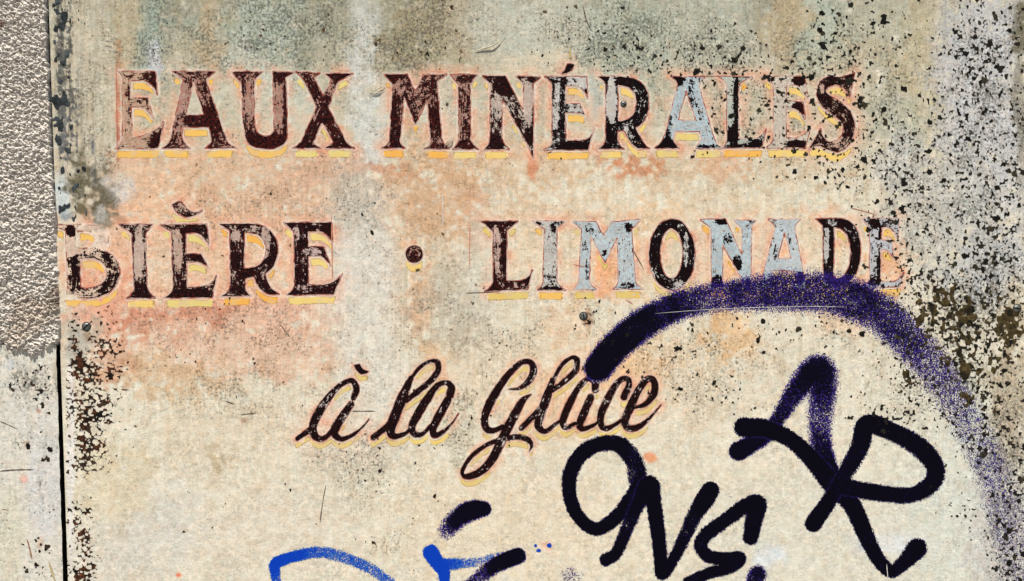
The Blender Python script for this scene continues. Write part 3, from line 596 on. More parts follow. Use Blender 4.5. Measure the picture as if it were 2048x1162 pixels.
def panel_colour(X, Y):
    sh = X.shape
    base = lin((221, 213, 191))
    C = np.broadcast_to(base, sh + (3,)).copy()
    r1 = fbm(X, Y, 46, 3, 5, 0.6); r2 = iso_noise(X, Y, 18, 5, 3, 0.6); r3 = iso_noise(X, Y, 9.5, 15, 1, 0.6); rv = fbm(X, Y, 14, 9, 4, 0.55, sy=150)
    wxn = (fbm(X, Y, 40, 21, 3) - .5) * 50; wyn = (fbm(X, Y, 40, 25, 3) - .5) * 50
    # long vertical run-off streaks on the upper half
    up = smooth(620, 60, Y)
    C = C * (1 - ((.35 + .65 * up) * 0.34 * smooth(.42, .8, rv))[..., None] * (1 - lin((190, 180, 150)) / lin((255, 255, 255))))
    gr = fbm(X, Y, 7, 29, 3, .6, sy=260); gm = smooth(.40, .68, fbm(X, Y, 90, 31, 3))
    C *= 1 - (smooth(.50, .78, gr) * (.16 + .34 * gm) * smooth(1000, 520, Y))[..., None] * (1 - np.array([.62, .60, .50]))
    for (x, y, rx, ry, col, st, rag) in STAINS:
        k = min(1.0, min(rx, ry) / 40.0)
        m0 = (np.abs(X - x) < rx * 2.2 + 40) & (np.abs(Y - y) < ry * 2.2 + 40)
        if not m0.any(): continue
        xx = X[m0] + wxn[m0] * k; yy = Y[m0] + wyn[m0] * k
        d = ((xx - x) / rx) ** 2 + ((yy - y) / ry) ** 2
        g = np.exp(-d * 0.85)
        n = (r1[m0] - .5) * 0.6 + (r2[m0] - .5) * 0.75 + (r3[m0] - .5) * 0.45
        a = st * smooth(0.10, 0.72, g * (1 + 1.0 * (rag + .2) * n) + 0.35 * rag * n * g ** .3 * (g > 0.03))
        if col[0] > col[1] + 25: col = (col[0], col[1] + 2, col[2] - 3)
        C[m0] = C[m0] * (1 - a[:, None]) + lin(col) * a[:, None]
    # dark slate run along the render's edge
    ed = 104 + Y * 0.03
    sl = smooth(62, 10, X - ed) * smooth(345, 290, Y + 0 * X) * smooth(-6, 6, X - ed - 6)
    stv = fbm(X, Y, 5, 33, 3, .6, sy=110); bl = iso_noise(X, Y, 9, 37, 3, .7)
    a = np.clip(smooth(.0, .35, sl) * smooth(.50, .60, stv * .5 + bl * .5 + (sl - .5) * .30), 0, .92)
    slate = lin((58, 62, 60)) * (1 - smooth(150, 260, Y)[..., None]) + lin((74, 80, 90)) * smooth(150, 260, Y)[..., None]
    C = C * (1 - a[..., None]) + slate * a[..., None]
    a = smooth(125, 60, X - ed) * smooth(.55, .7, stv) * smooth(430, 300, Y) * .35 * (X > ed)
    C = C * (1 - a[..., None]) + lin((120, 116, 100)) * a[..., None]
    m1 = smooth(.52, .80, r2) * .5 + smooth(.54, .78, r3) * .45        # brownish weathering mottle
    C *= 1 - (m1 * .42)[..., None] * (1 - np.array([.80, .70, .58]))
    m2 = smooth(.55, .80, iso_noise(X, Y, 13, 47, 3, .6)) * .35          # chalky bloom
    C = C * (1 - m2[..., None] * .5) + lin((222, 214, 198)) * m2[..., None] * .5
    C *= (0.92 + 0.16 * iso_noise(X, Y, 12, 45, 2, .6))[..., None]
    D = np.zeros(sh)
    for (x, y, rx, ry, st) in DIRT:
        D = np.maximum(D, st * np.exp(-(((X + wxn - x) / rx) ** 2 + ((Y + wyn - y) / ry) ** 2) * .8))
    D = np.clip(D * (0.35 + 1.3 * r1) + 0.05 + .26 * smooth(1050, 700, Y) * smooth(.42, .75, r1 * .6 + r2 * .4), 0, 1)
    return C, D

# ------------------------------------------------------------------ the pavement and the masonry behind everything
GROUND_PY = CY + H0 / S
def box(name, x0, x1, y0, y1, z0, z1, mat):
    co = [(x, y, z) for x in (x0, x1) for y in (y0, y1) for z in (z0, z1)]
    f = [(0, 1, 3, 2), (4, 6, 7, 5), (0, 4, 5, 1), (2, 3, 7, 6), (0, 2, 6, 4), (1, 5, 7, 3)]
    return mesh_from(name, co, f, mat)
tag(mesh_from("pavement", [(-60, -60, 0), (60, -60, 0), (60, 0.6, 0), (-60, 0.6, 0)], [(0, 1, 2, 3)], M_PAVE), kind="structure")
tag(box("masonry_wall", -6.0, 6.0, 0.045, 0.40, -0.1, 4.2, M_MASON), "dark old masonry wall seen only inside the narrow black joint", "wall")

# ------------------------------------------------------------------ the sign panel
def xl(py): return 121.0 + (py - 712.0) * (15.0 / 450.0)      # its slightly leaning edge beside the joint
fx = np.arange(100, 2062, 2.2); fy = np.arange(-12, 1176, 2.2)
xs = np.concatenate([fx, np.arange(2074, 3400, 14)])
ys = np.concatenate([np.arange(-1000, -12, 14), fy, np.arange(1186, GROUND_PY, 14), [GROUND_PY]])
X, Y = np.meshgrid(xs, ys)
XW = X + (xl(Y) - 100) * np.clip(1 - (X - 100) / 120, 0, 1)
C, D = panel_colour(XW, Y)
# faded pink halo and orange bleed of the lettering's old outline paint
hal = np.full(X.shape, 60.0)
for g in glyphs:
    p = g['phi'] if g['pa'] is None else np.minimum(g['phi'], g['pa'])
    m = (XW > g['xs'][0]) & (XW < g['xs'][-1]) & (Y > g['ys'][0]) & (Y < g['ys'][-1])
    if not m.any(): continue
    ix = np.clip(((XW[m] - g['xs'][0]) / GR).astype(int), 0, len(g['xs']) - 1); iy = np.clip(((Y[m] - g['ys'][0]) / GR).astype(int), 0, len(g['ys']) - 1)
    v = p[iy, ix]
    hal[m] = np.minimum(hal[m], np.where(v > 0, v * (1.9 if g['kind'] == 'script' else 1.0), v))
bn = fbm(XW, Y, 34, 81, 4, .6)
a = smooth(32, 4, hal) * .5 * smooth(.28, .68, bn)
C = C * (1 - a[..., None]) + lin((230, 170, 136)) * a[..., None]
a = smooth(12, 3, hal) * .65 * smooth(.53, .68, bn * .6 + fbm(XW, Y, 12, 85, 3) * .4)
C = C * (1 - a[..., None]) + lin((206, 122, 84)) * a[..., None]
a = smooth(6.5, 3.5, hal) * (.18 + .42 * smooth(.35, .65, fbm(XW, Y, 16, 83, 3)))
C = C * (1 - a[..., None]) + lin((228, 214, 198)) * a[..., None]
D = D * smooth(0, 14, hal)
dep = (fbm(XW, Y, 60, 91, 4) - .5) * 0.0012
co = np.stack([wx(XW).ravel(), dep.ravel() * 0.0 , wz(Y).ravel()], -1)
f = grid_faces(len(xs), len(ys))
# returns of the sheet's four edges, 18 mm deep
ny, nx = X.shape; idx = np.arange(nx * ny).reshape(ny, nx)
ring = np.concatenate([idx[:, 0], idx[-1, 1:], idx[::-1, -1][1:], idx[0, ::-1][1:-1]])
back = co[ring].copy(); back[:, 1] += 0.018
n0 = len(co); nr = len(ring); k = np.arange(nr); k2 = np.roll(k, -1)
f = np.vstack([f, np.stack([n0 + k, n0 + nr + k, n0 + nr + k2, n0 + k2], -1)])
co = np.vstack([co, co[ring], back])       # edge ring coloured dark, standing in for shade in the joint
Ca = np.vstack([C.reshape(-1, 3), np.tile(lin((46, 38, 30)), (2 * len(ring), 1))]); Da = np.concatenate([D.ravel(), np.zeros(2 * len(ring))])
panel = mesh_from("sign_panel", co, f, M_PANEL, None, {"stain": Ca, "dirt": Da})
tag(panel, "large cream sign panel with faded black French drinks lettering, navy graffiti and dark lichen", "sign panel")

# ------------------------------------------------------------------ the smooth side panel under the rough render
def xr(py): return xl(py) - 8.0 - (py - 712) * 0.003
sx = np.concatenate([np.arange(-700, -20, 14), np.arange(-20, 121, 2.5)]); sy = np.concatenate([np.arange(690, 1176, 2.5), np.arange(1186, GROUND_PY, 14), [GROUND_PY]])
X, Y = np.meshgrid(sx, sy)
XW = X + (xr(Y) - sx[-1]) * np.clip((X + 20) / (sx[-1] + 20), 0, 1) + (fbm(X * 0, Y, 22, 5, 3) - .5) * 2.0 * (X > 119)
C = np.broadcast_to(lin((212, 206, 191)), X.shape + (3,)).copy()
n = fbm(XW, Y, 40, 61, 4); n2 = fbm(XW, Y, 18, 67, 4)
for (x, y, rx, ry, col, st) in [(90, 960, 40, 130, (206, 203, 196), .9), (75, 840, 60, 60, (210, 206, 194), .7), (20, 1080, 30, 120, (206, 200, 176), .7), (10, 800, 40, 60, (208, 204, 190), .6), (20, 728, 14, 14, (200, 204, 204), .7),
                               (60, 760, 40, 40, (198, 192, 178), .6), (48, 958, 9, 9, (222, 166, 144), .7), (54, 888, 8, 8, (172, 152, 126), .7), (80, 1085, 8, 14, (196, 166, 140), .6), (78, 822, 6, 5, (170, 100, 80), .7), (110, 740, 8, 30, (190, 176, 150), .5)]:
    a = st * smooth(.25, .65, np.exp(-(((XW - x) / rx) ** 2 + ((Y - y) / ry) ** 2)) * (.7 + .6 * n2 * 1.0))
    C = C * (1 - a[..., None]) + lin(col) * a[..., None]
C *= (0.92 + 0.2 * fbm(XW, Y, 8, 65, 3))[..., None]
D = np.clip(.55 * np.exp(-(((XW - 60) / 50) ** 2 + ((Y - 770) / 50) ** 2)) * (n + .5) + .12 + .3 * smooth(.55, .8, n), 0, 1)
co = np.stack([wx(XW).ravel(), np.full(X.size, -0.001), wz(Y).ravel()], -1)
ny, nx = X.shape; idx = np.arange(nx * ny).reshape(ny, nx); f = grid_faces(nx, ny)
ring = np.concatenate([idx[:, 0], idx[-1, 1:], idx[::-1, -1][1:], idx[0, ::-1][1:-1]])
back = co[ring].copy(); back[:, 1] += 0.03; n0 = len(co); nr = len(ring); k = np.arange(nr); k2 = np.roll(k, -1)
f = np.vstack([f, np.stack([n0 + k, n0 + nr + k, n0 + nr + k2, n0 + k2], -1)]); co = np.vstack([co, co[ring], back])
side = mesh_from("side_panel", co, f, M_SIDE, None, {"stain": np.vstack([C.reshape(-1, 3), np.tile(lin((40, 34, 28)), (2 * nr, 1))]), "dirt": np.concatenate([D.ravel(), np.zeros(2 * nr)])})  # near-black edge ring: the joint's shade put into the colour
tag(side, "smooth pale grey painted panel below the rough render, edged by a black joint", "wall panel")

# ------------------------------------------------------------------ the rough render
def stucco_edge(py):
    return np.interp(py, [-1000, 0, 150, 300, 400, 470, 560, 640, 712], [88, 94, 99, 105, 112, 117, 124, 122, 121])
hx = np.concatenate([np.arange(-700, -60, 6), np.arange(-60, 134, 1.2)]); hy = np.concatenate([np.arange(-1000, -40, 6), np.arange(-40, 724, 1.2)])
X, Y = np.meshgrid(hx, hy)
w1 = (fbm(X, Y, 22, 101, 3) - .5) * 12; w2 = (fbm(X, Y, 22, 103, 3) - .5) * 10
b1 = iso_noise(X + w1, (Y + w2) * 1.5, 6.8, 111, 2, .5)
b2 = iso_noise(X + w2, (Y + w1) * 1.4, 3.9, 115, 2, .5)
b3 = fbm(X, Y, 60, 119, 3)
ridge = 1 - np.abs(b1 - .5) * 2.2
b4 = iso_noise(X, Y * 1.2, 3.0, 117, 1)
hgt = smooth(.22, .64, b1) * 3.8 + smooth(.24, .64, b2) * 3.4 + smooth(.3, .7, b4) * 1.8 + (b3 - .5) * 5 + ridge * 1.0
e = stucco_edge(Y) + (fbm(X * .2, Y, 12, 121, 4) - .5) * 7 + smooth(440, 560, Y) * smooth(650, 600, Y) * 6
bot = 705 + (fbm(X, Y * .2, 24, 125, 4) - .5) * 40 - smooth(60, 120, X) * 4
edge_soft = 4 + 22 * smooth(430, 520, Y) * smooth(660, 600, Y)
t = np.minimum((e - X) / edge_soft, (bot - Y) / 12.0)
env = smooth(0, 1, t)
thick = -2.5 + 5.0 * smooth(-14, 0, X - xl(Y)) + 3.0 * smooth(670, 690, Y)
hh = (thick + hgt) * env - 6.0 * (1 - env) + np.where(t < 0, t * 2, 0)
keep = hh > -5.0
cell = keep[:-1, :-1] | keep[1:, :-1] | keep[1:, 1:] | keep[:-1, 1:]
f = grid_faces(len(hx), len(hy))[cell.ravel()]
C = np.broadcast_to(lin((222, 212, 198)), X.shape + (3,)).copy()
for (x, y, rx, ry, col, st) in [(60, 630, 40, 40, (190, 168, 144), .5), (20, 680, 40, 30, (196, 178, 156), .4), (112, 600, 20, 40, (150, 130, 104), .5), (3, 50, 10, 10, (120, 70, 50), .7), (118, 595, 14, 25, (110, 84, 66), .6)]:
    a = st * smooth(.2, .6, np.exp(-(((X + w1 - x) / rx) ** 2 + ((Y + w2 - y) / ry) ** 2)) * (.5 + b2))
    C = C * (1 - a[..., None]) + lin(col) * a[..., None]
used, inv = np.unique(f, return_inverse=True); f = inv.reshape(f.shape)
co = np.stack([wx(X), -hh * S, wz(Y)], -1).reshape(-1, 3)[used]
stucco = mesh_from("rough_render_wall", co, f, M_STUCCO, None, {"stain": C.reshape(-1, 3)[used]})
tag(stucco, "strip of coarse pinkish cement render overlapping the sign panel, broken off at its foot", "rendered wall")

# ------------------------------------------------------------------ the letters
ORD = ['first', 'second', 'third', 'fourth', 'fifth', 'sixth', 'seventh', 'eighth', 'ninth']
seen = {}
for gi, g in enumerate(glyphs):
    xs, ys, X, Y, phi, pa = (g[k] for k in ('xs', 'ys', 'X', 'Y', 'phi', 'pa'))
    dz = (gi % 5) * 0.000008
    wear = np.full(X.shape, float(g['wear']))
    for (x, y, rx, ry, dw) in g['patches']:
        wear += dw * smooth(.25, .75, np.exp(-(((X - x) / rx) ** 2 + ((Y - y) / ry) ** 2) * .7))
    wear += (fbm(X, Y, 26, 131 + gi, 3) - .5) * .26 - (.02 if gi < 6 else (.055 if g['wear'] > .6 else -.035))
    gh = np.broadcast_to(lin(g['ghost']), X.shape + (3,)).copy()
    gh *= (.88 + .24 * fbm(X, Y, 20, 171 + gi, 3))[..., None]
    at = {"wear": wear, "red": np.full(X.shape, float(g['red'])) * (.7 + .6 * fbm(X, Y, 24, 141 + gi, 2)), "ghost": gh, "phi": phi}
    nm = {'roman': 'letter', 'script': 'script_letter', 'dot': 'round_stop'}[g['kind']]
    gone = None
    if g['word'] == 'BIERE' and g['ch'] == 'B':      # upper bowl and outer edge have flaked right off
        q = iso_noise(X, Y, 16, 611, 3, .6)
        gone = ((Y < 500) & (X > 150) & (q < .56)) | ((X < 128 + 10 * q) & (q < .56) & (Y > 480)) | ((Y > 588) & (X < 170) & (q < .55))
    face = iso_mesh(nm, xs, ys, phi, 0.00022 + dz, M_LETTER, panel, at, cull=gone)
    if g['kind'] == 'dot':
        face["label"] = "round black stop between the two words of the middle line"
    elif g['kind'] == 'script':
        i = seen.setdefault(g['word'], 0); seen[g['word']] += 1
        face["label"] = f"black slanting script letter {g['ch']}, {ORD[i]} of the lowest lettered words {g['word']}" if g['word'] != 'à' else "black slanting script letter à standing alone at the start of the lowest line"
    else:
        i = seen.setdefault(g['word'], 0); seen[g['word']] += 1
        face["label"] = f"{g['look']} capital {g['ch']}, {ORD[i]} letter of {g['word']}"
    both = phi
    if pa is not None:
        at2 = dict(at); at2["phi"] = pa
        if g['kind'] == 'roman' and g['word'] == 'MINERALES': at2["wear"] = wear * 0 + .2
        if g['kind'] == 'script': at2["wear"] = wear * 0 + .1
        iso_mesh("accent", xs, ys, pa, 0.00022 + dz, M_LETTER, face, at2)
        both = np.minimum(phi, pa)
    # thin red outline, lost here and there
    iso_mesh("red_outline", xs, ys, np.abs(both - .9) - (1.2 if g['kind'] == 'roman' else .55), 0.00014 + dz, M_OUT, face, {"phi": both}, split=20, cull=gone)
    # yellow shading block swept straight down behind the letter
    sw = both.copy()
    n = int(round(g['shift'] / GR))
    for k in range(1, n + 1):
        s = np.full(both.shape, 60.0); s[k:, :] = both[:-k, :]
        sw = np.minimum(sw, s)
    sh = np.maximum(sw + .4, g['gap'] - both)
    sh = sh + (fbm(X, Y, 12, 161 + gi, 3) - .5) * 1.4
    dim = smooth(-1.2, -3.2, np.minimum(sh, 0))  # slivers too thin to have been painted are dropped
    core = sh.copy()
    er = sh > -2.2
    grown = sh.copy()
    ok = ~er
    for _ in range(4):
        o2 = ok.copy(); o2[1:] |= ok[:-1]; o2[:-1] |= ok[1:]; o2[:, 1:] |= ok[:, :-1]; o2[:, :-1] |= ok[:, 1:]; ok = o2
    sh = np.where(ok, sh, np.maximum(sh, 1.0))
    yc = (224, 194, 110) if g['kind'] != 'script' else (210, 188, 120)
    if gi % 4 == 1: yc = (222, 198, 118)
    if g['word'] == 'EAUX': yc = (222, 180, 90)
    if g['word'] == 'LIMONADE': yc = (210, 186, 104)
    lost = fbm(X, Y, 22, 181 + gi, 3) < (.05 if g['word'] != 'BIERE' or g['ch'] != 'B' else .30)
    yc = [yc, (226, 182, 88), yc, (214, 196, 118), (226, 170, 72), yc][(gi * 7) % 6] if g['kind'] == 'roman' else yc
    tn = np.broadcast_to(lin(yc), X.shape + (3,)).copy()
    iso_mesh("drop_shadow", xs, ys, sh, 0.00006 + dz, M_YELLOW, face, {"tint": tn, "phi": sh}, cull=lost, split=22)

# ------------------------------------------------------------------ graffiti
def spray(name, label, strokes, mat, depth, h=2.2, tail=0.16):
    P = [spline(s, 3.0) for s in strokes]
    A = np.vstack(P)
    m = A[:, 2].max() * .5 + 26
    xs = np.arange(A[:, 0].min() - m, A[:, 0].max() + m, h); ys = np.arange(A[:, 1].min() - m, A[:, 1].max() + m, h)
    X, Y = np.meshgrid(xs, ys)
    cov = np.zeros(X.shape)
    for r in A:
        x, y, w, c, s = r
        w = w * (1.04 + .26 * max(s - .12, 0))
        R = w * .5 * (1 + s) + 24
        i0, i1 = np.searchsorted(xs, [x - R, x + R]); j0, j1 = np.searchsorted(ys, [y - R, y + R])
        d = np.hypot(X[j0:j1, i0:i1] - x, Y[j0:j1, i0:i1] - y) / (w * .5)
        v = c * (1 - smooth(1 - s, 1 + s * .9, d)) + tail * np.exp(-((d - .8).clip(0) * w * .5 / 11.0) ** 1.0) * c
        cov[j0:j1, i0:i1] = np.maximum(cov[j0:j1, i0:i1], v)
    cov *= (.86 + .30 * fbm(X, Y, 30, 201, 4))
    o = iso_mesh(name, xs, ys, (0.10 - cov) * 20, depth, mat, panel, {"cover": cov})
    o["label"] = label
    return o

def st(z, pts, c=1.0, s=.16):
    """rows (x, y, width[, cover, softness]) in a tracing frame"""
    out = []
    for p in pts:
        p = list(p) + [c, s][len(p) - 3:] if len(p) < 5 else list(p)
        out.append(p)
    return tr_stroke(out, z)

spray("spray_stroke", "great purple spray arc sweeping from the script line over the lemonade word and down", [st('P', [
    (1196, 736, 50, 1.1, .3), (1222, 703, 54, 1.08, .35), (1264, 664, 55, 1.0, .38), (1310, 634, 54, .86, .42), (1370, 606, 54, .70, .45), (1440, 594, 54, .62, .48), (1500, 587, 62, .66, .5), (1580, 583, 72, .68, .5),
    (1660, 588, 74, .66, .5), (1720, 605, 74, .72, .48), (1770, 634, 72, .66, .5), (1830, 692, 70, .58, .5), (1880, 752, 70, .46, .55), (1930, 832, 66, .38, .55), (1975, 920, 68, .36, .6), (2005, 1010, 66, .32, .6), (2030, 1120, 66, .28, .6), (2048, 1210, 66, .26, .6)])], M_NAVY, 0.00030, tail=.18)
spray("spray_stroke", "hazy purple peaked stroke with a round blot at its foot", [st('G3', [
    (140, 522, 88, 1.08, .2), (200, 490, 80, .95, .3), (280, 440, 72, .82, .35), (340, 355, 66, .78, .4), (425, 225, 96, .80, .45), (500, 135, 118, .98, .42), (548, 120, 122, .92, .45), (556, 190, 124, .80, .5), (550, 270, 122, .68, .5), (540, 380, 108, .66, .5), (550, 490, 92, .78, .4), (585, 590, 74, .92, .3), (615, 650, 64, 1.0, .2)])], M_NAVY, 0.00034)
spray("spray_stroke", "long black stroke running from a blunt end down to a hooked tick", [st('G3', [
    (168, 405, 92), (280, 415, 84), (400, 468, 72), (500, 560, 80), (600, 680, 96), (700, 790, 84), (760, 920, 76), (822, 1045, 66), (890, 1112, 62), (955, 1070, 66), (1018, 1002, 94, 1.0, .2)], 1.0, .22)], M_TAG, 0.00038)
spray("spray_stroke", "black spray letter like a looped R crossing the long stroke", [st('G3', [
    (510, 878, 80, 1.08, .15), (590, 760, 70, .98, .2), (660, 640, 74, .88, .28), (735, 505, 84, .92, .25), (775, 392, 94, 1.1, .13), (900, 428, 82), (1030, 502, 90), (1108, 600, 84), (1088, 682, 80), (990, 738, 70), (850, 730, 76), (720, 710, 76), (640, 690, 90)], .97, .24)], M_TAG, 0.00042)
spray("spray_stroke", "thick black spray loop shaped like an O", [st('G2', [
    (700, 420, 130, .82, .3), (690, 330, 120, .80, .35), (640, 240, 116, .9, .25), (560, 172, 108), (430, 172, 100), (300, 245, 104), (215, 400, 100), (218, 560, 92), (280, 700, 88), (390, 785, 88), (490, 750, 92), (590, 660, 98, .95, .25), (690, 530, 120, 1.0, .2), (740, 470, 140, 1.05, .2)], .99, .23)], M_TAG, 0.00038)
spray("spray_stroke", "black zigzag stroke like an N beside the spray loop", [st('G2', [
    (478, 1008, 86), (552, 955, 78), (620, 800, 86, .88, .3), (700, 620, 96, .86, .35), (785, 475, 140, 1.1, .2), (820, 600, 104), (850, 800, 100, .95, .2), (870, 1000, 90), (882, 1108, 88), (960, 1008, 76), (1040, 850, 86, .86, .3), (1120, 680, 100, .88, .3), (1190, 570, 128, 1.1, .16), (1230, 505, 118, 1.1, .14)], .99, .23)], M_TAG, 0.00042)
spray("spray_stroke", "angular black spray stroke folded like an S", [st('G2', [
    (1520, 845, 104, 1.0, .22), (1545, 710, 118), (1568, 608, 128), (1480, 622, 100), (1340, 722, 96, .92, .24), (1205, 820, 94), (1160, 900, 92), (1210, 980, 88), (1330, 1000, 88, .96, .2), (1435, 1000, 100), (1370, 1062, 86), (1220, 1105, 80, .95, .2), (1070, 1168, 76)], .97, .24)], M_TAG, 0.00038)
spray("spray_stroke", "small round speckled black blot at the lower border", [st('G2', [(1568, 1112, 118, .80, .35), (1545, 1190, 120, .78, .35)])], M_NAVY, 0.00034)
spray("spray_stroke", "short black comma of spray fading to specks, above the blue marks", [st('G4', [(1545, 190, 92, 1.1, .2), (1490, 195, 118, 1.1, .25), (1420, 220, 120, 1.05, .35), (1350, 275, 110, .85, .45), (1300, 335, 100, .50, .55)])], M_NAVY, 0.00034)
spray("spray_stroke", "black spray dash fading downward across the blue bar", [st('G4', [(1770, 500, 100, 1.1, .2), (1690, 530, 100, 1.08, .25), (1600, 575, 92, .86, .35), (1520, 640, 92, .66, .4), (1440, 720, 92, .66, .4)])], M_NAVY, 0.00038)
spray("spray_stroke", "faint purple spray haze near the lower border", [st('G2', [(215, 1125, 110, .34, .8), (235, 1160, 120, .34, .8)])], M_NAVY, 0.00034)
spray("blue_spray_stroke", "bright blue curved stroke like the top of a P", [st('G4', [(180, 720, 60, .62, .3), (170, 630, 60, .75, .25), (172, 552, 74, 1.05, .15), (280, 508, 70, .9, .2), (430, 478, 70, .68, .3), (560, 492, 72, .60, .35), (700, 540, 66, .64, .3), (820, 600, 66, .60, .35), (940, 690, 64, .58, .35)])], M_BLUE, 0.00030)
spray("blue_spray_stroke", "bright blue forked stroke like a broken T", [st('G4', [(1195, 480, 100, 1.05, .18), (1240, 550, 88), (1282, 612, 76), (1278, 720, 54)], 1.05, .14), st('G4', [(1285, 560, 78, .95, .25), (1400, 550, 64, .62, .4), (1500, 540, 54, .52, .45), (1640, 500, 40, .5, .45)])], M_BLUE, 0.00030)
spray("blue_spray_stroke", "few blue paint crumbs beyond the black dash", [st('G4', [(1885, 432, 18, 1.0, .4), (1886, 434, 18, 1.0, .4)]), st('G4', [(1906, 466, 26, 1.0, .4), (1912, 466, 20, 1.0, .4)]), st('G4', [(1976, 430, 28, 1.0, .4), (1980, 434, 24, 1.0, .4)])], M_BLUE, 0.00030, h=1.2, tail=0.0)

# ------------------------------------------------------------------ lichen, flaking and chips: nobody could count them
def specks(name, label, parent, dens, cols, seed, rate, r0, sig=.5, rmax=9.0, depth=0.00046, h=1.5, dome=0.0003):
    """Separate roundish, ragged specks strewn as thickly as dens says (x, y, rx, ry, amount); they merge where crowded."""
    rng = np.random.default_rng(seed)
    pts = []
    for (x, y, rx, ry, v) in dens:
        n = rng.poisson(v * rate * math.pi * rx * ry * 1.25)
        q = rng.normal(0, .62, (n, 2)) * [rx, ry] + [x, y]
        # clumps: specks gather round one another
        q += rng.normal(0, 1, (n, 2)) * np.where(rng.random((n, 1)) < .5, 2.0, 7.0)
        k = rng.integers(0, max(n, 1), n) if n else np.zeros(0, int)
        cl = rng.random(n) < .45
        q[cl] = q[k[cl]] + rng.normal(0, 5.5, (cl.sum(), 2))
        pts.append(q)
    P = np.vstack(pts)
    R = np.clip(np.exp(rng.normal(math.log(r0), sig, len(P))), .8, rmax)
    x0, x1, y0, y1 = max(P[:, 0].min(), XLIM[parent.name]), min(P[:, 0].max(), 2070), max(P[:, 1].min(), -20), min(P[:, 1].max(), 1180)
    if parent.name == "side_panel": x1 = min(x1, 112); y0 = max(y0, 712)
    xs = np.arange(x0, x1, h); ys = np.arange(y0, y1, h); X, Y = np.meshgrid(xs, ys)
    phi = np.full(X.shape, 6.0); U = np.full(X.shape, .5)
    WX = (iso_noise(X, Y, 5, seed + 3, 2) - .5) * 4.5; WY = (iso_noise(X, Y, 5, seed + 4, 2) - .5) * 4.5
    for (px, py), r, u in zip(P, R, rng.random(len(P))):
        m = r + 7
        i0, i1 = int((px - m - x0) / h), int((px + m - x0) / h) + 1; j0, j1 = int((py - m - y0) / h), int((py + m - y0) / h) + 1
        i0 = max(i0, 0); j0 = max(j0, 0)
        if i0 >= min(i1, len(xs)) or j0 >= min(j1, len(ys)): continue
        sl = np.s_[j0:j1, i0:i1]
        d = np.hypot(X[sl] + WX[sl] * min(1, r / 3) - px, (Y[sl] + WY[sl] * min(1, r / 3) - py) * (.8 + .5 * u)) - r
        U[sl] = np.where(d < phi[sl], u, U[sl]); phi[sl] = np.minimum(phi[sl], d)
    cs = np.array([np.asarray(lin(c)) for c in cols])
    T = cs[np.minimum((U * len(cs)).astype(int), len(cs) - 1)]
    o = iso_mesh(name, xs, ys, phi, depth, M_LICHEN, parent, {"tint": T}, dome=dome)
    tag(o, label, kind="stuff")
    return o
XLIM = {"sign_panel": 150, "side_panel": -40}

def growth(name, label, parent, x0, x1, y0, y1, dens, cols, seed, sizes, depth=0.00046, h=1.8, sy=1.0, base=0.0, k=.62, top=.98, pen=.05):
    xs = np.arange(x0, x1, h); ys = np.arange(y0, y1, h); X, Y = np.meshgrid(xs, ys)
    D = np.full(X.shape, base)
    wa = (fbm(X, Y, 30, seed + 50, 3) - .5) * 40; wb = (fbm(X, Y, 30, seed + 54, 3) - .5) * 40
    for (x, y, rx, ry, v) in dens:
        kk = min(1, min(rx, ry) / 30)
        D = np.maximum(D, v * np.exp(-(((X + wa * kk - x) / rx) ** 2 + ((Y + wb * kk - y) / ry) ** 2) * .8))
    n = np.zeros(X.shape)
    for i, s in enumerate(sizes):
        n = np.maximum(n, iso_noise(X, Y / sy, s, seed + i * 7, 2, .45) - pen * i)
    phi = ((top - k * D) - n) * 14
    phi = np.where(D < .02, 5.0, phi)
    cs = [np.asarray(lin(c)) for c in cols]
    u = np.clip(fbm(X, Y, 26, seed + 90, 3) * 1.5 - .25, 0, .999) * (len(cs) - 1)
    i0 = np.floor(u).astype(int); fr = (u - i0)[..., None]; CA = np.array(cs)
    T = CA[i0] * (1 - fr) + CA[np.minimum(i0 + 1, len(cs) - 1)] * fr
    o = iso_mesh(name, xs, ys, phi, depth, M_LICHEN, parent, {"tint": T}, dome=0.00035)
    if o: tag(o, label, kind="stuff")
    return o

DARK = [(24, 22, 18), (34, 32, 26), (52, 46, 34), (22, 20, 16)]
specks("lichen", "black lichen specks scattered over the panel", panel, [
    (1985, 260, 90, 340, .60), (1930, 120, 70, 110, .42), (1790, 250, 60, 70, .50), (1720, 70, 110, 70, .34), (1600, 150, 120, 50, .34), (1450, 120, 110, 60, .36), (1330, 110, 90, 50, .32), (1230, 90, 60, 60, .26), (1740, 320, 90, 60, .44), (1660, 160, 60, 120, .34),
    (1780, 450, 60, 60, .34), (1860, 400, 90, 110, .42), (1900, 600, 110, 90, .66), (1820, 560, 50, 50, .55), (1828, 690, 44, 44, .55), (1815, 750, 30, 40, .60), (1940, 720, 90, 90, .72), (2000, 520, 60, 90, .62), (1880, 820, 70, 50, .42), (1960, 850, 50, 70, .52), (2020, 960, 44, 230, .58), (2025, 1120, 34, 90, .55),
    (1440, 220, 40, 60, .36), (1525, 200, 40, 60, .22), (1590, 260, 40, 40, .16), (1725, 250, 30, 90, .30), (1540, 290, 60, 40, .30), (1660, 330, 80, 40, .30), (1420, 780, 80, 40, .22), (1180, 645, 30, 30, .34), (1200, 610, 20, 20, .34), (1500, 650, 100, 50, .20), (1690, 650, 80, 60, .24), (1790, 840, 40, 40, .34), (1735, 810, 30, 30, .3), (1930, 1010, 40, 60, .28), (1380, 690, 40, 40, .26), (1270, 700, 60, 60, .18)],
    DARK, 300, .021, 1.2, .58, 6.5)
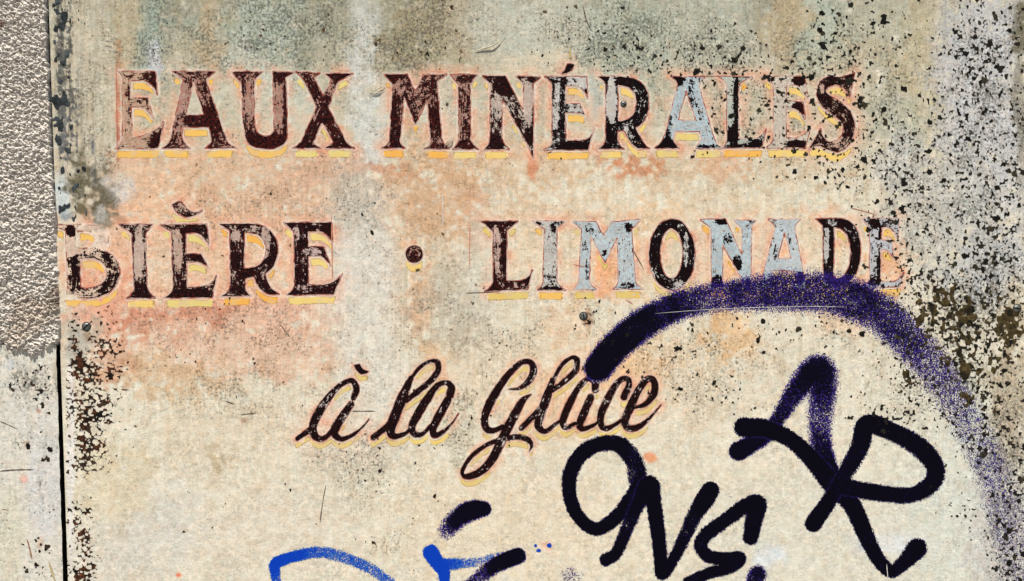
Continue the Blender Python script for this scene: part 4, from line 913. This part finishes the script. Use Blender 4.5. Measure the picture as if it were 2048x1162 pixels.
growth("lichen", "olive brown crust of lichen below the lemonade word's end", panel, 1780, 2062, 540, 860, [(1905, 640, 60, 50, .95), (1950, 700, 40, 60, .85), (2015, 655, 44, 46, .95), (1866, 610, 16, 36, .9), (1815, 750, 14, 30, .85), (1905, 712, 24, 20, .7), (1965, 800, 26, 20, .6), (1775, 605, 12, 14, .8)],
    [(30, 26, 18), (70, 58, 34), (54, 42, 24), (80, 68, 40), (36, 30, 20)], 340, (15.0, 8.0), depth=0.00052, k=.58, top=1.03)
growth("paint_flaking", "dark brown flaked patches beside the black joint", panel, 132, 262, 620, 1172, [(168, 735, 28, 30, .75), (180, 790, 36, 40, .62), (175, 838, 26, 26, .75), (172, 890, 30, 40, .72), (165, 930, 26, 20, .62), (160, 1070, 18, 40, .62), (166, 1140, 22, 34, .66), (173, 1018, 12, 10, .6), (220, 735, 26, 40, .5), (205, 690, 26, 40, .45), (150, 720, 12, 80, .45), (205, 770, 30, 60, .4)],
    [(22, 17, 13), (36, 24, 17), (84, 48, 28), (28, 22, 17), (64, 48, 36)], 360, (8.0, 4.6), sy=.62, k=.60, top=.98, pen=.02)
specks("paint_chips", "small chips and pits in the sign's paint", panel, [(918, 124, 12, 16, .95), (893, 3, 16, 12, .95), (615, 134, 9, 9, .7), (905, 18, 6, 5, .6), (812, 142, 7, 8, .6), (788, 138, 8, 5, .55), (322, 222, 7, 6, .6), (265, 395, 6, 4, .7), (436, 342, 4, 4, .8), (478, 838, 8, 6, .6), (664, 1048, 5, 4, .9), (740, 1090, 50, 20, .34), (838, 1138, 16, 12, .45), (1000, 690, 40, 30, .26), (920, 850, 40, 60, .24), (730, 940, 60, 80, .16), (530, 60, 90, 60, .22), (830, 70, 70, 60, .24), (1130, 60, 60, 50, .22), (350, 710, 30, 20, .3), (430, 620, 60, 30, .24), (660, 60, 40, 50, .26), (305, 70, 30, 70, .24)] + [(700, 560, 520, 480, .018)],
    [(30, 24, 18), (58, 42, 28), (84, 68, 46), (110, 84, 56), (46, 36, 26)], 380, .012, 1.2, .4, 4.0)
specks("paint_chips", "black chips on the grey side panel", side, [(100, 915, 14, 10, .6), (93, 957, 6, 7, .7), (107, 1018, 4, 9, .9), (60, 770, 40, 40, .38), (85, 1090, 20, 14, .62), (110, 975, 4, 4, .6), (50, 890, 8, 6, .4), (95, 800, 16, 60, .3), (80, 1140, 20, 20, .36), (90, 1030, 14, 10, .36)],
    [(22, 20, 18), (40, 32, 24), (60, 48, 36)], 395, .02, 1.7, .45, 5.0, depth=0.0012)
growth("paint_flaking", "black crust caught at the render's ragged edge", panel, 98, 175, -12, 470, [(118, 20, 12, 50, .55), (122, 120, 10, 40, .5), (120, 200, 12, 40, .45), (124, 260, 16, 30, .6), (128, 340, 14, 16, .5), (150, 30, 14, 30, .4), (150, 400, 20, 40, .35), (200, 430, 20, 20, .5)],
    [(30, 32, 32), (50, 54, 54), (70, 76, 80)], 410, (9.0, 14.0), sy=1.5, k=.60, top=.98)

# ------------------------------------------------------------------ scratches and guide lines
def line(name, pts, w, mat, parent=panel, label=None, depth=0.00058):
    P = spline([(x, y) for x, y in pts], 6.0)
    d = np.gradient(P, axis=0); d /= np.hypot(d[:, 0], d[:, 1])[:, None] + 1e-9
    n = np.stack([-d[:, 1], d[:, 0]], -1)
    t = np.linspace(0, 1, len(P)); ww = w * .5 * (np.minimum(1, np.minimum(t, 1 - t) * 8 + .25)) * (.6 + .8 * vnoise(P[:, 0] / 9, P[:, 1] / 9, 7))
    a = P + n * ww[:, None]; b = P - n * ww[:, None]
    V = np.concatenate([a, b, P]); m = len(P); i = np.arange(m - 1)
    dep = np.concatenate([np.full(2 * m, depth), np.full(m, depth + .0001)])
    co = np.stack([wx(V[:, 0]), -dep, wz(V[:, 1])], -1)
    f = np.vstack([np.stack([i, 2 * m + i, 2 * m + i + 1, i + 1], -1), np.stack([2 * m + i, m + i, m + i + 1, 2 * m + i + 1], -1)])
    o = mesh_from(name, co, f, mat, parent)
    if label: o["label"] = label
    return o

line("scratch", [(1310, 627), (1435, 618), (1600, 613), (1690, 614)], .9, M_PALE, label="long pale scratch across the purple arc")
line("scratch", [(1773, 1128), (1776, 1160)], 1.6, M_PALE)
line("scratch", [(2015, 964), (2050, 963)], 1.2, M_PALE)
line("scratch", [(702, 822), (730, 822), (752, 822)], 1.6, M_DARKSCR)
line("scratch", [(450, 802), (470, 808)], 1.6, M_DARKSCR)
line("scratch", [(480, 829), (512, 826)], 2.0, M_DARKSCR)
line("scratch", [(1165, 8), (1172, 38), (1182, 60)], 2.0, M_DARKSCR)
line("scratch", [(848, 112), (856, 119)], 3.0, M_DARKSCR)
line("scratch", [(1266, 500), (1280, 525), (1288, 540)], 1.6, M_DARKSCR)
line("scratch", [(1700, 415), (1735, 424), (1752, 430)], 1.6, M_REDSCR)
line("scratch", [(640, 1045), (646, 1000), (652, 970)], 1.6, M_DARKSCR)
line("scratch", [(560, 648), (580, 674)], 1.6, M_DARKSCR)
line("scratch", [(1145, 528), (1170, 534)], 1.5, M_REDSCR)
line("scratch", [(1250, 598), (1266, 608)], 1.5, M_REDSCR)
line("guide_line", [(663, 448), (664, 500), (665, 556)], 1.8, M_REDSCR)
line("guide_line", [(663, 430), (663, 444)], 1.4, M_REDSCR)
line("guide_line", [(232, 128), (233, 200), (234, 300)], 2.0, M_REDSCR)
line("guide_line", [(1390, 151), (1440, 152), (1500, 153)], 1.5, M_REDSCR)
line("guide_line", [(885, 380), (886, 420), (886, 452)], 1.2, M_PALE)
line("guide_line", [(940, 450), (939, 500), (938, 540)], 1.4, M_REDSCR)
line("guide_line", [(1000, 583), (930, 586)], 1.2, M_DARKSCR)
line("drip", [(1140, 96), (1140, 108), (1140, 118)], 3.0, M_YELLOW if False else mat_plain("ochre_drip", (0.42, 0.30, 0.09), (0.50, 0.36, 0.12), 4), label="short ochre paint drip above the accent")
line("scratch", [(0, 942), (24, 940), (45, 939), (68, 939)], 2.4, M_DARKSCR, side, depth=.0014)
line("scratch", [(54, 1077), (60, 1097), (64, 1117)], 3.2, mat_plain("rust_scratch", (0.20, 0.11, 0.055), (0.30, 0.19, 0.10), 4), side, depth=.0014)
line("scratch", [(98, 1122), (105, 1145), (112, 1166)], 4.0, mat_plain("ochre_scratch", (0.38, 0.29, 0.14), (0.48, 0.38, 0.22), 4), side, depth=.0014)
line("scratch", [(0, 842), (18, 850), (36, 858)], 1.5, M_DARKSCR, side, depth=.0014)
line("scratch", [(4, 1018), (18, 1020)], 1.4, M_DARKSCR, side, depth=.0014)

# curl of lifted paint film, a thin bent sliver standing off the wall
def curl(pts, w, mat):
    P = spline(pts, 3.0); d = np.gradient(P[:, :2], axis=0); d /= np.hypot(d[:, 0], d[:, 1])[:, None]
    n = np.stack([-d[:, 1], d[:, 0]], -1); k = 8; V = []
    for i in range(len(P)):
        t = i / (len(P) - 1); r = w * .5 * (0.15 + math.sin(math.pi * min(1, t * 1.1 + .05)) * .85)
        for j in range(k):
            a = 2 * math.pi * j / k
            q = P[i, :2] + n[i] * math.cos(a) * r
            V.append((float(wx(q[0])), -(0.0006 + (P[i, 2] + (1 + math.sin(a)) * r * .7) * S), float(wz(q[1]))))
    f = [(i * k + j, i * k + (j + 1) % k, (i + 1) * k + (j + 1) % k, (i + 1) * k + j) for i in range(len(P) - 1) for j in range(k)]
    o = mesh_from("paint_curl", V, f, mat, panel, smooth_shade=True)
    o["label"] = "thin curl of peeling paint above the top line"
    return o
M_CURL = mat_plain("peeled_paint", (0.40, 0.34, 0.24), (0.52, 0.46, 0.34), 6)
curl([(950, 104, 0), (965, 98, 1), (985, 92, 3), (1000, 82, 2), (1012, 70, 0)], 3.2, M_CURL)
for pts in ([(740, 186, 0), (752, 180, 1.5), (764, 174, 2), (774, 172, 0)], [(742, 190, 0), (756, 186, 1), (768, 182, 0)], [(890, 292, 0), (896, 282, 2), (904, 274, 0)], [(896, 294, 0), (902, 284, 2), (908, 272, 0)]):
    o = curl(pts, 3.0, M_CURL); del o["label"]

# ------------------------------------------------------------------ slotted screws
def screw(px, py, r, ang, label):
    """Domed head in two halves either side of a cut slot, over a dark disc that shows in the cut."""
    V = []; F = []
    ca, sa = math.cos(ang), math.sin(ang)
    def add(u, v, z):
        V.append((float(wx(px + u * ca - v * sa)), -(0.0004 + z * S), float(wz(py + u * sa + v * ca)))); return len(V) - 1
    gap = r * .17
    for sgn in (1, -1):
        prev = None
        for i in range(0, 13):
            th = math.pi * i / 12
            col = []
            for q in range(6):
                rr = r * (1 - q / 5.0)
                u = rr * math.cos(th); v = max(rr * math.sin(th), 0) + gap
                if math.hypot(u, v) > r: u *= math.sqrt(max(r * r - v * v, 0)) / max(abs(u), 1e-6) if abs(u) > 1e-6 else 1
                z = r * .42 * math.sqrt(max(0, 1 - min(1, math.hypot(u, v) / r) ** 2)) if q else 0.0
                col.append(add(u, sgn * v, z))
            if prev:
                for q in range(5): F.append((prev[q], col[q], col[q + 1], prev[q + 1]))
            prev = col
    o = mesh_from("screw", V, F, M_SCREW, panel, smooth_shade=True)
    o["label"] = label
    V = []; F = []
    c = add(0, 0, .4); R = [add(r * 1.16 * math.cos(2 * math.pi * i / 24), r * 1.16 * math.sin(2 * math.pi * i / 24), .1) for i in range(24)]
    mesh_from("screw_recess", V, [(c, R[i], R[(i + 1) % 24]) for i in range(24)], M_SLOT, o)
    return o
screw(173, 653, 8.0, math.radians(-45), "slotted screw near the render's foot")
screw(1167, 632, 7.5, math.radians(78), "rust-tailed slotted screw below the lemonade word")
screw(1247, 208, 5.5, math.radians(30), "small painted-over screw inside the bowl of the R")
screw(2034, 617, 7.5, math.radians(10), "slotted screw among the olive lichen crust")
